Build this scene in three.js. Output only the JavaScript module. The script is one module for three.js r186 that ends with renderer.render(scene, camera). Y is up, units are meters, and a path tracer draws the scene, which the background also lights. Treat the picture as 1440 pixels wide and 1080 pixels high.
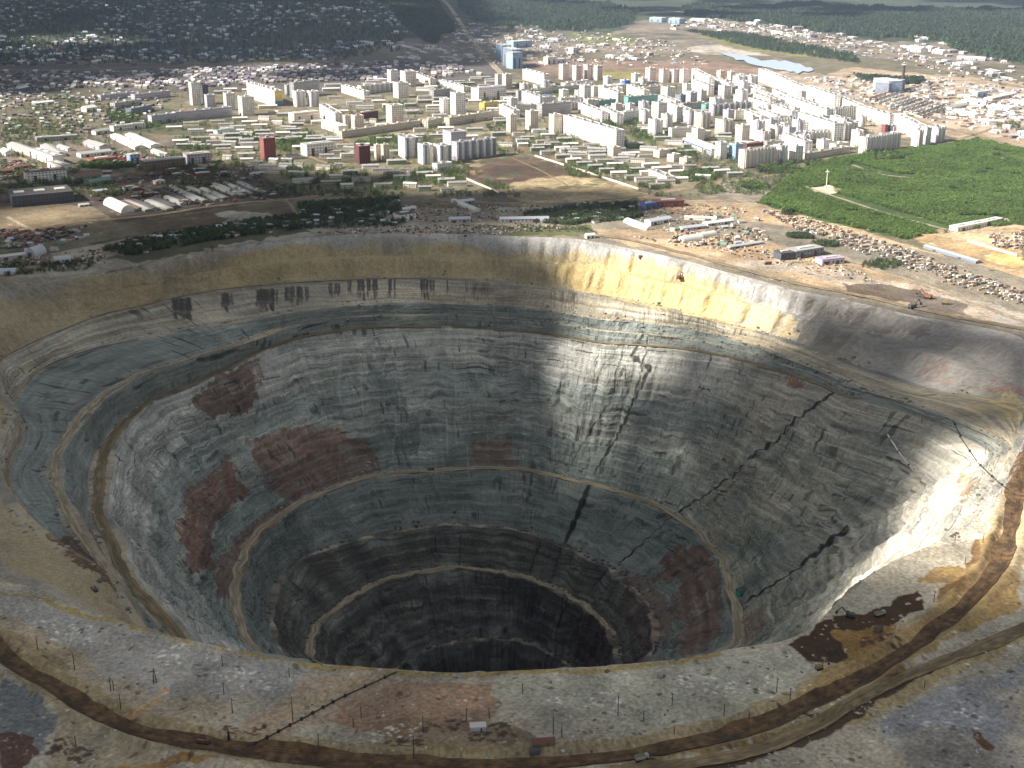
import * as THREE from 'three';
import { mergeGeometries } from 'three/addons/utils/BufferGeometryUtils.js';

// ---------- camera, sky, sun, exposure ----------
const scene = new THREE.Scene();
const CAM_H = 400, FOCAL = 1800, HORIZON = -100;               // metres; pixels of a 1440 x 1080 frame
const PITCH = Math.atan((540 - HORIZON) / FOCAL);
const camera = new THREE.PerspectiveCamera(2 * THREE.MathUtils.radToDeg(Math.atan(540 / FOCAL)), 4 / 3, 5, 90000);
camera.position.set(0, CAM_H, 0);
camera.rotation.set(-PITCH, 0, 0);
const SUN = new THREE.Vector3(-0.76, 0.60, 0.25).normalize();
scene.environmentIntensity = scene.backgroundIntensity = 0.25;                                // the sky itself is computed below, once the noise is there
const sun = new THREE.DirectionalLight(0xfff9f2, 5);
sun.target.position.set(0, 0, -2400);
sun.position.copy(sun.target.position).addScaledVector(SUN, 6000);
sun.castShadow = true; sun.shadow.radius = 3.2; sun.shadow.mapSize.set(4096, 4096);
Object.assign(sun.shadow.camera, { left: -3500, right: 3500, top: 3500, bottom: -3500, near: 10, far: 14000 });
sun.name = 'sun'; scene.add(sun, sun.target);
const renderer = new THREE.WebGLRenderer({ antialias: true });
renderer.toneMapping = THREE.LinearToneMapping;
renderer.toneMappingExposure = 1.98;
renderer.shadowMap.enabled = true;
scene.fog = new THREE.FogExp2(0xb0c4e0, 0.00003);

// ---------- helpers ----------
let seed = 12345;
const rnd = () => { seed = (seed + 0x6d2b79f5) | 0; let t = Math.imul(seed ^ (seed >>> 15), 1 | seed); t = (t + Math.imul(t ^ (t >>> 7), 61 | t)) ^ t; return ((t ^ (t >>> 14)) >>> 0) / 4294967296; };
const rr = (a, b) => a + (b - a) * rnd();
const pick = (a) => a[Math.floor(rnd() * a.length)];
const hash = (ix, iy) => { let h = Math.imul(ix, 374761393) + Math.imul(iy, 668265263); h = Math.imul(h ^ (h >>> 13), 1274126177); return ((h ^ (h >>> 16)) >>> 0) / 4294967296; };
function noise(x, y) {
  const ix = Math.floor(x), iy = Math.floor(y); let fx = x - ix, fy = y - iy;
  fx = fx * fx * (3 - 2 * fx); fy = fy * fy * (3 - 2 * fy);
  const a = hash(ix, iy), b = hash(ix + 1, iy), c = hash(ix, iy + 1), d = hash(ix + 1, iy + 1);
  return a + (b - a) * fx + (c - a) * fy + (a - b - c + d) * fx * fy;
}
const fbm = (x, y, o = 4) => { let s = 0, a = 0.5, n = 0; for (let i = 0; i < o; i++) { s += a * noise(x, y); n += a; a *= 0.5; x = x * 2.03 + 17.3; y = y * 2.03 + 9.1; } return s / n; };
const lerp = (a, b, t) => a + (b - a) * t;
const clamp = (x, a = 0, b = 1) => (x < a ? a : x > b ? b : x);
const sm = (a, b, x) => { const t = clamp((x - a) / (b - a)); return t * t * (3 - 2 * t); };
// a summer sky of pale air and scattered cumulus
const SKYW = 512, SKYH = 256, skyData = new Float32Array(SKYW * SKYH * 4);
for (let j = 0; j < SKYH; j++) for (let i = 0; i < SKYW; i++) {
  const up = ((j + 0.5) / SKYH - 0.5) * Math.PI, az = ((i + 0.5) / SKYW) * 2 * Math.PI, y = Math.max(0, Math.sin(up)), k = 1 - y;
  const glow = Math.pow(Math.max(0, Math.cos(up) * Math.cos(az - Math.atan2(SUN.z, SUN.x) - Math.PI) * Math.hypot(SUN.x, SUN.z) + Math.sin(up) * SUN.y), 6);
  const s = 6 / (y + 0.25), cl = sm(0.5, 0.68, fbm(Math.cos(az) * Math.cos(up) * s + 20, Math.sin(az) * Math.cos(up) * s + 20, 4)) * 0.8;
  const air = [lerp(0.56, 0.86, k ** 3) + glow * 0.3, lerp(0.63, 0.87, k ** 3) + glow * 0.28, lerp(0.76, 0.88, k ** 3) + glow * 0.24];
  for (let c = 0; c < 3; c++) skyData[(j * SKYW + i) * 4 + c] = up < -0.02 ? 0.35 : lerp(air[c], [1.15, 1.14, 1.12][c], cl);
  skyData[(j * SKYW + i) * 4 + 3] = 1;
}
const skyTex = new THREE.DataTexture(skyData, SKYW, SKYH, THREE.RGBAFormat, THREE.FloatType);
skyTex.mapping = THREE.EquirectangularReflectionMapping; skyTex.magFilter = skyTex.minFilter = THREE.LinearFilter; skyTex.wrapS = THREE.RepeatWrapping; skyTex.needsUpdate = true;
scene.background = skyTex; scene.environment = skyTex;
const D2R = Math.PI / 180;
const CP = Math.cos(PITCH), SP = Math.sin(PITCH);
function ray(px, py) { const x = (px - 720) / FOCAL, y = -(py - 540) / FOCAL; return [x, y * CP - SP, -y * SP - CP]; }
function gp(px, py, el = 0) { const d = ray(px, py), t = (el - CAM_H) / d[1]; return [d[0] * t, d[2] * t]; }   // the point of a level plane seen there
const scaleAt = (z, y = 0) => FOCAL / (-z * CP + (CAM_H - y) * SP);                                               // photo pixels per metre

// ---------- the shape of the pit ----------
const PX = -25, PZ = -1230, NP = 1440;
const phiOf = (x, z) => { let a = Math.atan2(-(z - PZ), x - PX) / D2R; return a < -60 ? a + 360 : a; };           // degrees, -60 .. 300: 0 right, 90 far, 180 left, 270 near
const nearF = (a) => sm(165, 200, a) * (a > 100 ? 1 : 0) + (a < 100 ? 1 - sm(-14, 6, a) : 0);
const rightF = (a) => (a < 150 ? 1 - sm(-4, 72, a) : sm(268, 300, a));
const dropF = (a) => (a > 150 ? sm(232, 250, a) : 1 - sm(-52, -28, a));                                           // the near wall falls away steeply behind the lip
const leftF = (a) => sm(125, 160, a) * (1 - sm(225, 240, a));
const ELEV = [
  (a) => -42 * nearF(a),
  (a) => lerp(lerp(-50, -47, rightF(a)), -78, dropF(a)),
  (a) => lerp(lerp(-68, -51, rightF(a)), -112, dropF(a)),
  (a) => lerp(lerp(-82 + 7 * leftF(a), -54, rightF(a)), -128, dropF(a)),
  (a) => lerp(lerp(-96 - 9 * leftF(a), -58, rightF(a)), -145, dropF(a)),
  () => -248, () => -298, () => -337, () => -410,
];
const FALL = [540, 470, 432, 418, 400, 268, 206, 165, 128];
const RINGPX = [
  [[0, 393], [75, 390], [150, 383], [213, 370], [293, 353], [400, 337], [480, 330], [600, 328], [713, 332], [813, 336], [897, 352], [1010, 380], [1110, 407], [1193, 423], [1277, 443], [1440, 473],
   [0, 817], [50, 823], [100, 850], [150, 867], [213, 887], [267, 900], [333, 913], [383, 923], [433, 933], [480, 935], [580, 942], [630, 947], [713, 943], [780, 940], [847, 937], [913, 930], [960, 927], [1010, 917], [1043, 907], [1093, 907], [1140, 885], [1175, 848], [1213, 812], [1260, 787], [1320, 760], [1370, 735], [1410, 690], [1440, 630]],
  [[0, 503], [57, 477], [127, 448], [217, 423], [333, 405], [480, 394], [613, 392], [697, 397], [770, 405], [833, 414], [960, 440], [1027, 457], [1100, 477], [1200, 515], [1300, 548], [1440, 572]],
  [[3, 593], [0, 630], [7, 680], [33, 720], [67, 757], [100, 793], [133, 830], [167, 853], [63, 513], [133, 490], [233, 470], [333, 453], [480, 430], [600, 427], [700, 430], [850, 449], [960, 460], [1100, 502], [1200, 545]],
  [[317, 490], [243, 513], [187, 530], [133, 567], [100, 607], [78, 640], [80, 680], [95, 720], [125, 763], [160, 813], [400, 461], [480, 446], [600, 440], [700, 441], [850, 457]],
  [[480, 464], [547, 458], [613, 452], [680, 451], [780, 455], [880, 463], [960, 477], [1043, 500], [1120, 527], [1193, 553], [1243, 573], [1293, 582], [1360, 588], [1440, 594], [430, 473], [367, 493], [300, 517], [233, 547], [187, 583], [160, 613], [143, 657], [140, 700], [143, 740], [157, 760], [180, 813], [213, 853]],
  [[480, 683], [523, 670], [613, 662], [680, 658], [747, 663], [813, 677], [880, 695], [947, 723], [993, 763], [1017, 787], [1027, 830], [1037, 870], [1040, 903], [383, 733], [360, 753], [337, 793], [330, 837], [337, 877], [353, 910]],
  [[480, 766], [563, 747], [647, 737], [730, 747], [780, 763], [830, 787], [880, 817], [417, 787], [387, 827], [383, 863], [393, 920], [913, 853], [917, 920]],
  [[480, 850], [530, 820], [597, 803], [647, 798], [713, 807], [763, 820], [803, 840], [840, 867], [863, 900], [870, 927], [447, 877], [437, 927]],
  [],
];
const NEARCREST = 16;                                              // RINGPX[0] from this index on: the near lip and the right edge
const GAP = [8, 8, 6, 7, 40, 16, 14, 20];
const ringR = [];
RINGPX.forEach((pts, k) => {
  const ps = pts.map(([px, py], i) => {
    let el = k ? ELEV[k](90) : (i >= NEARCREST ? -42 : 0), a = 0, x, z;
    for (let j = 0; j < 6; j++) { [x, z] = gp(px, py, el); a = phiOf(x, z); if (k) el = ELEV[k](a); else if (i < NEARCREST) el = ELEV[0](a); }
    return [a, Math.hypot(x - PX, z - PZ)];
  });
  for (let a = -55; a < 300; a += 10) if (!ps.slice(0, pts.length).some((p) => Math.abs(p[0] - a) < 14 || Math.abs(p[0] - a - 360) < 14 || Math.abs(p[0] - a + 360) < 14)) {
    const nearWall = a < -3 || a > 242, ra = k ? ringR[0][Math.round((a + 60) / 360 * NP) % NP] : 0;
    ps.push([a, k > 0 && k < 5 && nearWall ? ra - lerp([0, 9, 16, 23, 31][k], [0, 14, 30, 42, 58][k], dropF(a)) : FALL[k]]);
  }
  ps.sort((p, q) => p[0] - q[0]);
  const ext = [[ps[ps.length - 1][0] - 360, ps[ps.length - 1][1]], ...ps, [ps[0][0] + 360, ps[0][1]]];
  const raw = new Float32Array(NP);
  for (let i = 0; i < NP; i++) { const a = -60 + i * 360 / NP; let j = 0; while (ext[j + 1][0] < a) j++; const p = ext[j], q = ext[j + 1]; raw[i] = lerp(p[1], q[1], (a - p[0]) / Math.max(1e-6, q[0] - p[0])); }
  const out = new Float32Array(NP), W = 14;
  for (let i = 0; i < NP; i++) { let s = 0, n = 0; for (let j = -W; j <= W; j++) { const w = Math.exp(-j * j / (W * W * 0.32)); s += w * raw[(i + j + NP) % NP]; n += w; } out[i] = s / n; }
  ringR.push(out);
});
for (let k = 1; k < 9; k++) for (let i = 0; i < NP; i++) ringR[k][i] = Math.min(ringR[k][i], ringR[k - 1][i] - GAP[k - 1]);
for (let k = 1; k < 9; k++) for (let i = 0; i < NP; i++) { const a = -60 + i * 360 / NP, e = Math.min(1, (i / 40), (NP - i) / 40); ringR[k][i] += (k < 5 ? 2.5 : 5) * e * (fbm(a / 5 + k * 13, k * 3.1, 3) - 0.5) * 2; }
function R(k, a) { let u = (a + 60) / 360 * NP; u = ((u % NP) + NP) % NP; const i = Math.floor(u), f = u - i; return lerp(ringR[k][i], ringR[k][(i + 1) % NP], f); }
const BENCH = [0, 9, 6, 9, 14, 13, 8, 10, 5];
const benchW = (k, a) => BENCH[k] * (a > 125 && k > 1 && k < 5 ? 1.5 : 1) * (k === 4 || k === 5 || k === 7 ? 0.75 + 0.5 * noise(a / 6, k) : 0.2 + 1.5 * fbm(a / 9 + k * 31, k * 7.3, 2));                        // bench widths
// breakpoints of the section at angle a: [radius, elevation]
const NSEG = 18;
function section(a) {
  const s = [[R(0, a), ELEV[0](a)]];
  for (let k = 1; k < 9; k++) { const r = R(k, a), e = ELEV[k](a), w = Math.min(benchW(k, a), k < 5 ? 0.7 * (R(k - 1, a) - r) : 20) / 2; s.push([r + w, e + 0.6], [r - w, e]); }
  s.push([92, -515], [0, -520]);
  return s;                                                        // 19 points, 18 segments
}
const SEGLEN = [62, 10, 30, 5, 22, 8, 22, 12, 205, 9, 75, 6, 55, 8, 70, 5, 40, 62];
const VCUM = [0]; for (const l of SEGLEN) VCUM.push(VCUM[VCUM.length - 1] + l);
const VTOT = VCUM[NSEG];
const wob = (x, z) => (fbm(x / 90 + 5, z / 90, 3) - 0.5) * 9 + (fbm(x / 22, z / 22 + 40, 2) - 0.5) * 2.6;
const hillH = (x, z) => {
  const left = 1 - sm(-900, 100, x + (z + 4200) * 0.1), up = sm(-4250, -6300, z), back = 1 - 0.55 * sm(-6400, -8200, z);
  return 78 * left * up * back + 14 * (fbm(x / 700, z / 700, 3) - 0.5) * sm(-4200, -5200, z) + 60 * sm(-9000, -14000, z) * fbm(x / 3000, z / 3000, 2);
};
const HAUL = [[-60, 860], [0, 917], [60, 958], [140, 1006], [250, 1040], [330, 1054], [420, 1064], [560, 1074], [700, 1078], [820, 1070], [930, 1056], [1040, 1030], [1160, 981], [1260, 925], [1340, 866], [1396, 808], [1420, 745], [1428, 690], [1440, 640], [1480, 600]].map(([x, y]) => gp(x, y, -42));
function haulD(x, z) { let b = 1e9; for (let i = 0; i + 1 < HAUL.length; i++) { const p = HAUL[i], q = HAUL[i + 1], dx = q[0] - p[0], dz = q[1] - p[1], t = clamp(((x - p[0]) * dx + (z - p[1]) * dz) / (dx * dx + dz * dz)), d = Math.hypot(x - p[0] - dx * t, z - p[1] - dz * t); if (d < b) b = d; } return b; }
function groundH(x, z) {                                           // outside the crest
  const a = phiOf(x, z), r = Math.hypot(x - PX, z - PZ), ra = R(0, a), o = r - ra;
  const base = ELEV[0](a) * (1 - 0.0 * o);
  const fade = sm(0, 25, o) * (1 - sm(180, 420, o) * (a > 10 && a < 165 ? 1 : 0));
  let berm = 0; if (o < 260 && nearF(a) > 0.2) { const d = haulD(x, z); berm = (2.6 * Math.exp(-(((d - 11.5) / 3.2) ** 2)) * (0.3 + 1.2 * noise(x / 11, z / 11)) - 1.2 * (1 - sm(4, 10, d))) * sm(0, 20, o) * nearF(a); }
  return base + berm + wob(x, z) * fade * (nearF(a) * 0.5 + 0.5) + hillH(x, z);
}
function surf(x, z) {
  const a = phiOf(x, z), r = Math.hypot(x - PX, z - PZ);
  if (r >= R(0, a)) return groundH(x, z);
  const s = section(a); let i = 0; while (i < NSEG - 1 && s[i + 1][0] > r) i++;
  return lerp(s[i][1], s[i + 1][1], clamp((s[i][0] - r) / Math.max(0.01, s[i][0] - s[i + 1][0])));
}
function vOf(x, z) {
  const a = phiOf(x, z), r = Math.hypot(x - PX, z - PZ), s = section(a); let i = 0; while (i < NSEG - 1 && s[i + 1][0] > r) i++;
  return [a, VCUM[i] + SEGLEN[i] * clamp((s[i][0] - r) / Math.max(0.01, s[i][0] - s[i + 1][0]))];
}
function hit(px, py) {                                             // first point of the terrain along the view ray
  const d = ray(px, py); let t = (14 - CAM_H) / d[1], st = 6, p = t;
  for (let i = 0; i < 4000; i++) { const x = d[0] * t, z = d[2] * t, y = CAM_H + d[1] * t; if (y < surf(x, z)) break; p = t; st = Math.max(2, t * 0.003); t += st; }
  for (let i = 0; i < 14; i++) { const m = (p + t) / 2; if (CAM_H + d[1] * m < surf(d[0] * m, d[2] * m)) t = m; else p = m; }
  return [d[0] * t, d[2] * t];
}
const canvas = (w, h) => { const c = document.createElement('canvas'); c.width = w; c.height = h; return c; };
const rgb = (c, a = 1) => `rgba(${c[0] | 0},${c[1] | 0},${c[2] | 0},${a})`;

// ---------- the pit: textures ----------
const A_LEFT = 252, A_RIGHT = -60, TW = 2048, TH = 1024;
const UX = (a) => (A_LEFT - a) / (A_LEFT - A_RIGHT) * TW * 2, VY = (v) => v / VTOT * TH;
const pitCanvas = [canvas(TW, TH), canvas(TW, TH)], pitCtx = pitCanvas.map((c) => c.getContext('2d'));
const mix3 = (a, b, t) => [lerp(a[0], b[0], t), lerp(a[1], b[1], t), lerp(a[2], b[2], t)];
const C = {
  sand: [162, 147, 112], sand2: [136, 121, 93], crust: [150, 146, 138], pale: [168, 165, 157], tan: [156, 144, 120], grey: [148, 149, 139], blue: [128, 135, 128], teal: [110, 118, 112],
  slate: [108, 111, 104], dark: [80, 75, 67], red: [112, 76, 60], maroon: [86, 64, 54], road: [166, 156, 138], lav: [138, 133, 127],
};
function pitBase(a, v, uM) {
  let i = 0; while (i < NSEG - 1 && VCUM[i + 1] < v) i++;
  const t = (v - VCUM[i]) / SEGLEN[i];
  const wv = v + (fbm(uM / 60, v / 30, 3) - 0.5) * 9;
  const strata = fbm(uM / 260, wv / 3.1, 3) - 0.5, fine = noise(uM / 40, wv / 1.1) - 0.5, grain = noise(uM / 1.3, v / 1.2) - 0.5, blot = fbm(uM / 45 + 9, v / 28, 4) - 0.5, rillM = sm(0.35, 0.7, fbm(uM / 50 + 12, v / 45, 3)), rill = (fbm(uM / 4.2 + noise(v / 20, uM / 30) * 1.5, v / 40 + 3, 3) - 0.5) * (0.25 + rillM);
  let c;
  if (i === 0) {
    const sandy = sm(0.2, 0.32, t + blot * 0.4) * (1 - sm(48, 38, a + blot * 14));
    c = mix3(a < 60 ? C.lav : C.crust, C.sand, sandy);
    if (a > 130) c = mix3(c, C.tan, 0.5);
    if (a < 100) c = mix3(c, C.pale, (1 - sandy) * (a < 42 ? 0.25 : 0.6));
    c = mix3(c, C.sand2, clamp(sandy * (rill * 1.6 + blot * 1.4)));
  } else if (i === 2) c = mix3(C.tan, C.grey, clamp(0.45 + strata * 2 + (a < 40 ? -0.4 : 0)));
  else if (i === 4 || i === 6) c = mix3(C.blue, C.slate, clamp(0.35 + strata * 2.4));
  else if (i === 8) {
    const lay = t + (fbm(uM / 120, v / 60, 3) - 0.5) * 0.10;
    c = mix3(C.grey, C.pale, clamp(0.4 + blot * 2));
    c = mix3(c, C.blue, sm(0.30, 0.34, lay) * 0.7);
    c = mix3(c, C.grey, sm(0.50, 0.52, lay) * 0.6);
    c = mix3(c, C.teal, sm(0.72, 0.74, lay) * 0.8);
    if (a < 45) c = mix3(c, C.tan, (1 - sm(18, 45, a)) * 0.45 * clamp(0.8 + blot * 2));
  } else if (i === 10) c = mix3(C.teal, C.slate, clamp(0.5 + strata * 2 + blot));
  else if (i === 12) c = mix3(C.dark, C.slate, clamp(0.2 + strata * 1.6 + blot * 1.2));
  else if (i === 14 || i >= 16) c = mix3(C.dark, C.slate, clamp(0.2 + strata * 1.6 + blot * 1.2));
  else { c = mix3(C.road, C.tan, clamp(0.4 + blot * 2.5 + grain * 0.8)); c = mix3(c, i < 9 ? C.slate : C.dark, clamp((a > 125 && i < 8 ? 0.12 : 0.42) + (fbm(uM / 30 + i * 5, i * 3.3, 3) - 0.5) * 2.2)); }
  const wall = i % 2 === 0 && i > 0;
  const line = wall ? sm(0.16, 0.34, strata + fine * 0.12) * sm(-0.1, 0.2, fbm(uM / 34 + 3, v / 20, 3) - 0.5) : 0;    // broken dark lines: bedding planes, and ledge shade painted in
  let m = 1 + grain * 0.22 + blot * 0.42 + (wall ? fine * 0.26 + strata * 0.5 + rill * 0.2 : rill * 0.2);
  const seep = wall ? sm(0.06, 0.2, rill) * sm(0.02, 0.2, fbm(uM / 28 + 70, v / 16 + 8, 3) - 0.5) : 0;                  // wet streaks
  m *= 1.06 - 0.62 * line - 0.42 * seep;
  const white = sm(0.17, 0.3, fbm(uM / 30 + 31, v / 7, 4) - 0.5) * (i === 8 ? 0.35 : 0.15);
  c = mix3(c, [214, 212, 206], white);
  return [c[0] * m, c[1] * m, c[2] * m];
}
const pitBump = [new Uint8Array(TW * TH), new Uint8Array(TW * TH)];
for (let h = 0; h < 2; h++) {
  const img = pitCtx[h].createImageData(TW, TH), d = img.data;
  for (let y = 0; y < TH; y++) for (let x = 0; x < TW; x++) {
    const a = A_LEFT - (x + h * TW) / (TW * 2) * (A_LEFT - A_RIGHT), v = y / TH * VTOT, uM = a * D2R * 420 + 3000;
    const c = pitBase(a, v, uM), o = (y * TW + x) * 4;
    d[o] = c[0]; d[o + 1] = c[1]; d[o + 2] = c[2]; d[o + 3] = 255;
  }
  pitCtx[h].putImageData(img, 0, 0);
}
// marks copied from the photograph: photo pixel -> rock face
const toPit = (px, py) => { const [x, z] = hit(px, py), [a, v] = vOf(x, z); return [UX(a), VY(v)]; };
function rough(pts, amp = 3, step = 6, close = true) {
  const out = [], n = pts.length;
  for (let i = 0; i < (close ? n : n - 1); i++) { const p = pts[i], q = pts[(i + 1) % n], m = Math.max(1, Math.round(Math.hypot(q[0] - p[0], q[1] - p[1]) / step)); for (let j = 0; j < m; j++) out.push([lerp(p[0], q[0], j / m) + rr(-amp, amp), lerp(p[1], q[1], j / m) + rr(-amp, amp) * 0.7]); }
  if (!close) out.push(pts[n - 1]);
  return out;
}
function onPit(f) { for (let h = 0; h < 2; h++) { const c = pitCtx[h]; c.save(); c.translate(-h * TW, 0); f(c); c.restore(); } }
function patch(pts, col, al, amp = 3) {
  const q = rough(pts, amp).map((p) => toPit(...p));
  let x0 = 1e9, x1 = -1e9, y0 = 1e9, y1 = -1e9; for (const p of q) { x0 = Math.min(x0, p[0]); x1 = Math.max(x1, p[0]); y0 = Math.min(y0, p[1]); y1 = Math.max(y1, p[1]); }
  const B = 14; x0 = Math.floor(x0 - B); y0 = Math.floor(Math.max(0, y0 - B)); const w = Math.ceil(x1 + B) - x0, hh = Math.ceil(Math.min(TH, y1 + B)) - y0; if (w < 2 || hh < 2 || w > 3000) return;
  const mc = canvas(w, hh), m = mc.getContext('2d'); m.fillStyle = '#000'; m.fillRect(0, 0, w, hh); m.fillStyle = '#fff'; m.beginPath(); q.forEach((p, i) => (i ? m.lineTo(p[0] - x0, p[1] - y0) : m.moveTo(p[0] - x0, p[1] - y0))); m.closePath(); m.fill();
  const md = m.getImageData(0, 0, w, hh).data;
  for (let h = 0; h < 2; h++) {
    const sx = Math.max(x0 - h * TW, 0), ex = Math.min(x0 - h * TW + w, TW); if (ex <= sx) continue;
    const im = pitCtx[h].getImageData(sx, y0, ex - sx, hh), d = im.data;
    for (let y = 0; y < hh; y++) for (let x = sx; x < ex; x++) {
      const gx = x + h * TW, lx = gx - x0, wx = clamp(Math.round(lx + (fbm(gx / 14, (y + y0) / 14, 3) - 0.5) * 80), 0, w - 1), wy = clamp(Math.round(y + (fbm(gx / 14 + 40, (y + y0) / 14, 3) - 0.5) * 16), 0, hh - 1);
      if (md[(wy * w + wx) * 4] < 128) continue;
      const o = (y * (ex - sx) + x - sx) * 4, t = al * clamp(-0.45 + 1.5 * fbm(gx / 22 + 7, (y + y0) / 40, 4) + 1.3 * fbm(gx / 70, (y + y0) / 5, 3) + 0.25 * (noise(gx / 3, (y + y0) / 12) - 0.5)), L = (d[o] + d[o + 1] + d[o + 2]) / 3 / 128;
      for (let k = 0; k < 3; k++) d[o + k] = lerp(d[o + k], col[k] * lerp(1, L, 0.8), clamp(t));
    }
    pitCtx[h].putImageData(im, sx, y0);
  }
}
function streak(pts, w, col, al, amp = 1.5) {                      // a ragged line, w in photo pixels
  const q = rough(pts, amp, 5, false).map((p) => toPit(...p));
  onPit((c) => { for (let i = 0; i + 1 < q.length; i++) { c.strokeStyle = rgb(col, al * (0.6 + 0.4 * hash(i, 7))); c.lineWidth = Math.max(0.8, w * (0.6 + 0.9 * hash(i, 3)) * 2.4); c.lineCap = 'round'; c.beginPath(); c.moveTo(...q[i]); c.lineTo(...q[i + 1]); c.stroke(); } });
}
const BLK = [38, 36, 34];
patch([[300, 530], [360, 505], [370, 545], [345, 582], [290, 592], [272, 565]], C.maroon, 0.72);
patch([[262, 690], [320, 648], [345, 690], [300, 742], [300, 800], [262, 805], [255, 740]], C.red, 0.75);
patch([[350, 622], [410, 600], [470, 598], [525, 625], [528, 662], [480, 680], [400, 705], [378, 690]], C.red, 0.62);
patch([[400, 640], [440, 600], [455, 650], [450, 690], [420, 700]], [160, 132, 118], 0.55);
patch([[300, 805], [340, 742], [385, 716], [425, 700], [350, 775], [332, 850], [305, 835]], C.red, 0.62);
patch([[655, 655], [672, 616], [722, 616], [727, 655]], [124, 96, 76], 0.6);
patch([[945, 770], [985, 766], [1012, 810], [1018, 890], [985, 918], [955, 925], [960, 870], [940, 862], [955, 820], [920, 815]], C.red, 0.72);
patch([[870, 800], [920, 815], [950, 860], [940, 905], [900, 915], [880, 860]], [112, 82, 66], 0.5);
patch([[800, 870], [840, 860], [868, 905], [860, 930], [810, 930]], C.maroon, 0.6);
patch([[1040, 870], [1080, 850], [1070, 890], [1040, 905]], C.red, 0.4);
patch([[1293, 512], [1312, 514], [1306, 532], [1290, 530]], [138, 104, 92], 0.6); patch([[1318, 514], [1336, 518], [1326, 536], [1312, 532]], [142, 104, 92], 0.6); patch([[1408, 540], [1440, 548], [1440, 562], [1404, 554]], [140, 100, 92], 0.55);
patch([[1100, 530], [1125, 530], [1128, 545], [1108, 545]], [120, 78, 58], 0.7);
patch([[1385, 562], [1440, 560], [1440, 592], [1370, 580]], [178, 156, 104], 0.6);
patch([[1250, 640], [1330, 620], [1420, 650], [1400, 720], [1330, 755], [1250, 785], [1200, 820], [1170, 800], [1230, 720]], [184, 178, 164], 0.6);  // sunlight on the right wall painted in as a pale patch
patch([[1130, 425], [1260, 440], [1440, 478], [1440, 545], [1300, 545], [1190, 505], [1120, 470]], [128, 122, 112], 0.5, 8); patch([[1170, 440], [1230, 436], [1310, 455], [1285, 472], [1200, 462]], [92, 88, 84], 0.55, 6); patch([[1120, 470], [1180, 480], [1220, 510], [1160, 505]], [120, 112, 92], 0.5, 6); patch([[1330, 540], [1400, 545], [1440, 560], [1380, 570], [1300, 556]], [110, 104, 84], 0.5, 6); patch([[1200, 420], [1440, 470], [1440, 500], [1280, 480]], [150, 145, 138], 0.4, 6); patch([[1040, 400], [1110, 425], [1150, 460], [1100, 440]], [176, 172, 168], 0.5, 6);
patch([[1345, 670], [1370, 668], [1368, 700], [1350, 700]], [110, 84, 62], 0.6);
patch([[240, 392], [330, 372], [420, 362], [560, 352], [700, 354], [800, 372], [790, 396], [640, 388], [470, 388], [330, 400]], C.sand, 0.35);
patch([[780, 372], [880, 362], [960, 380], [1040, 415], [1115, 440], [1118, 475], [1040, 462], [900, 428], [800, 405]], [206, 178, 116], 0.5);
patch([[75, 760], [105, 752], [150, 800], [165, 830], [120, 800]], [70, 46, 28], 0.75); patch([[100, 700], [140, 760], [175, 830], [140, 800], [95, 745]], [150, 128, 108], 0.4);
patch([[520, 480], [540, 475], [548, 520], [570, 570], [590, 600], [575, 650], [560, 640], [548, 570], [520, 540]], [86, 90, 86], 0.55);
patch([[700, 800], [745, 815], [765, 850], [740, 870], [700, 850]], BLK, 0.4);
// tall dark columns on the second bench
for (const [x0, x1, y0, y1] of [[243, 268, 419, 450], [313, 327, 412, 440], [362, 398, 407, 437], [402, 433, 403, 430], [463, 477, 398, 422], [490, 499, 394, 418], [503, 532, 393, 421], [547, 559, 393, 420], [592, 612, 392, 421], [625, 631, 393, 420], [655, 690, 396, 424], [775, 812, 408, 438], [898, 916, 434, 455], [922, 960, 438, 462], [980, 1010, 448, 470]]) {
  for (let x = x0; x < x1; x += rr(1.2, 2.6)) if (rnd() < 0.8) streak([[x, y0 + rr(0, 2)], [x + rr(-1, 1), (y0 + y1) / 2], [x + rr(-1.5, 1.5), y1 - rr(0, 9)]], rr(0.6, 1.6), [66, 62, 56], x0 > 640 ? 0.4 : 0.8, 0.5);
}
// gullies and seepage
streak([[905, 468], [890, 500], [912, 518], [880, 590], [852, 640], [836, 666]], 3.2, BLK, 0.55); streak([[912, 475], [902, 520], [884, 575]], 2.2, BLK, 0.5);
streak([[828, 684], [812, 720], [795, 762]], 6, BLK, 0.85, 1); streak([[760, 762], [745, 805]], 3.5, BLK, 0.75, 1); streak([[648, 750], [646, 795]], 2.5, BLK, 0.55, 1); streak([[800, 838], [785, 885]], 4, BLK, 0.7, 1);
streak([[1170, 553], [1120, 590], [1060, 640], [1000, 690], [945, 727], [870, 792]], 2.4, BLK, 0.8); streak([[1190, 748], [1120, 800], [1050, 846]], 2.4, BLK, 0.8); streak([[925, 725], [955, 725]], 4, BLK, 0.5);
streak([[905, 470], [960, 478]], 3, [70, 54, 40], 0.6); streak([[1000, 500], [995, 520]], 2, BLK, 0.5); streak([[1150, 600], [1165, 605], [1150, 630]], 2.5, BLK, 0.5);
streak([[880, 470], [860, 560], [815, 630], [795, 665]], 1.3, BLK, 0.5, 2); streak([[840, 500], [830, 560], [800, 650]], 1.1, BLK, 0.45, 2);
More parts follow.
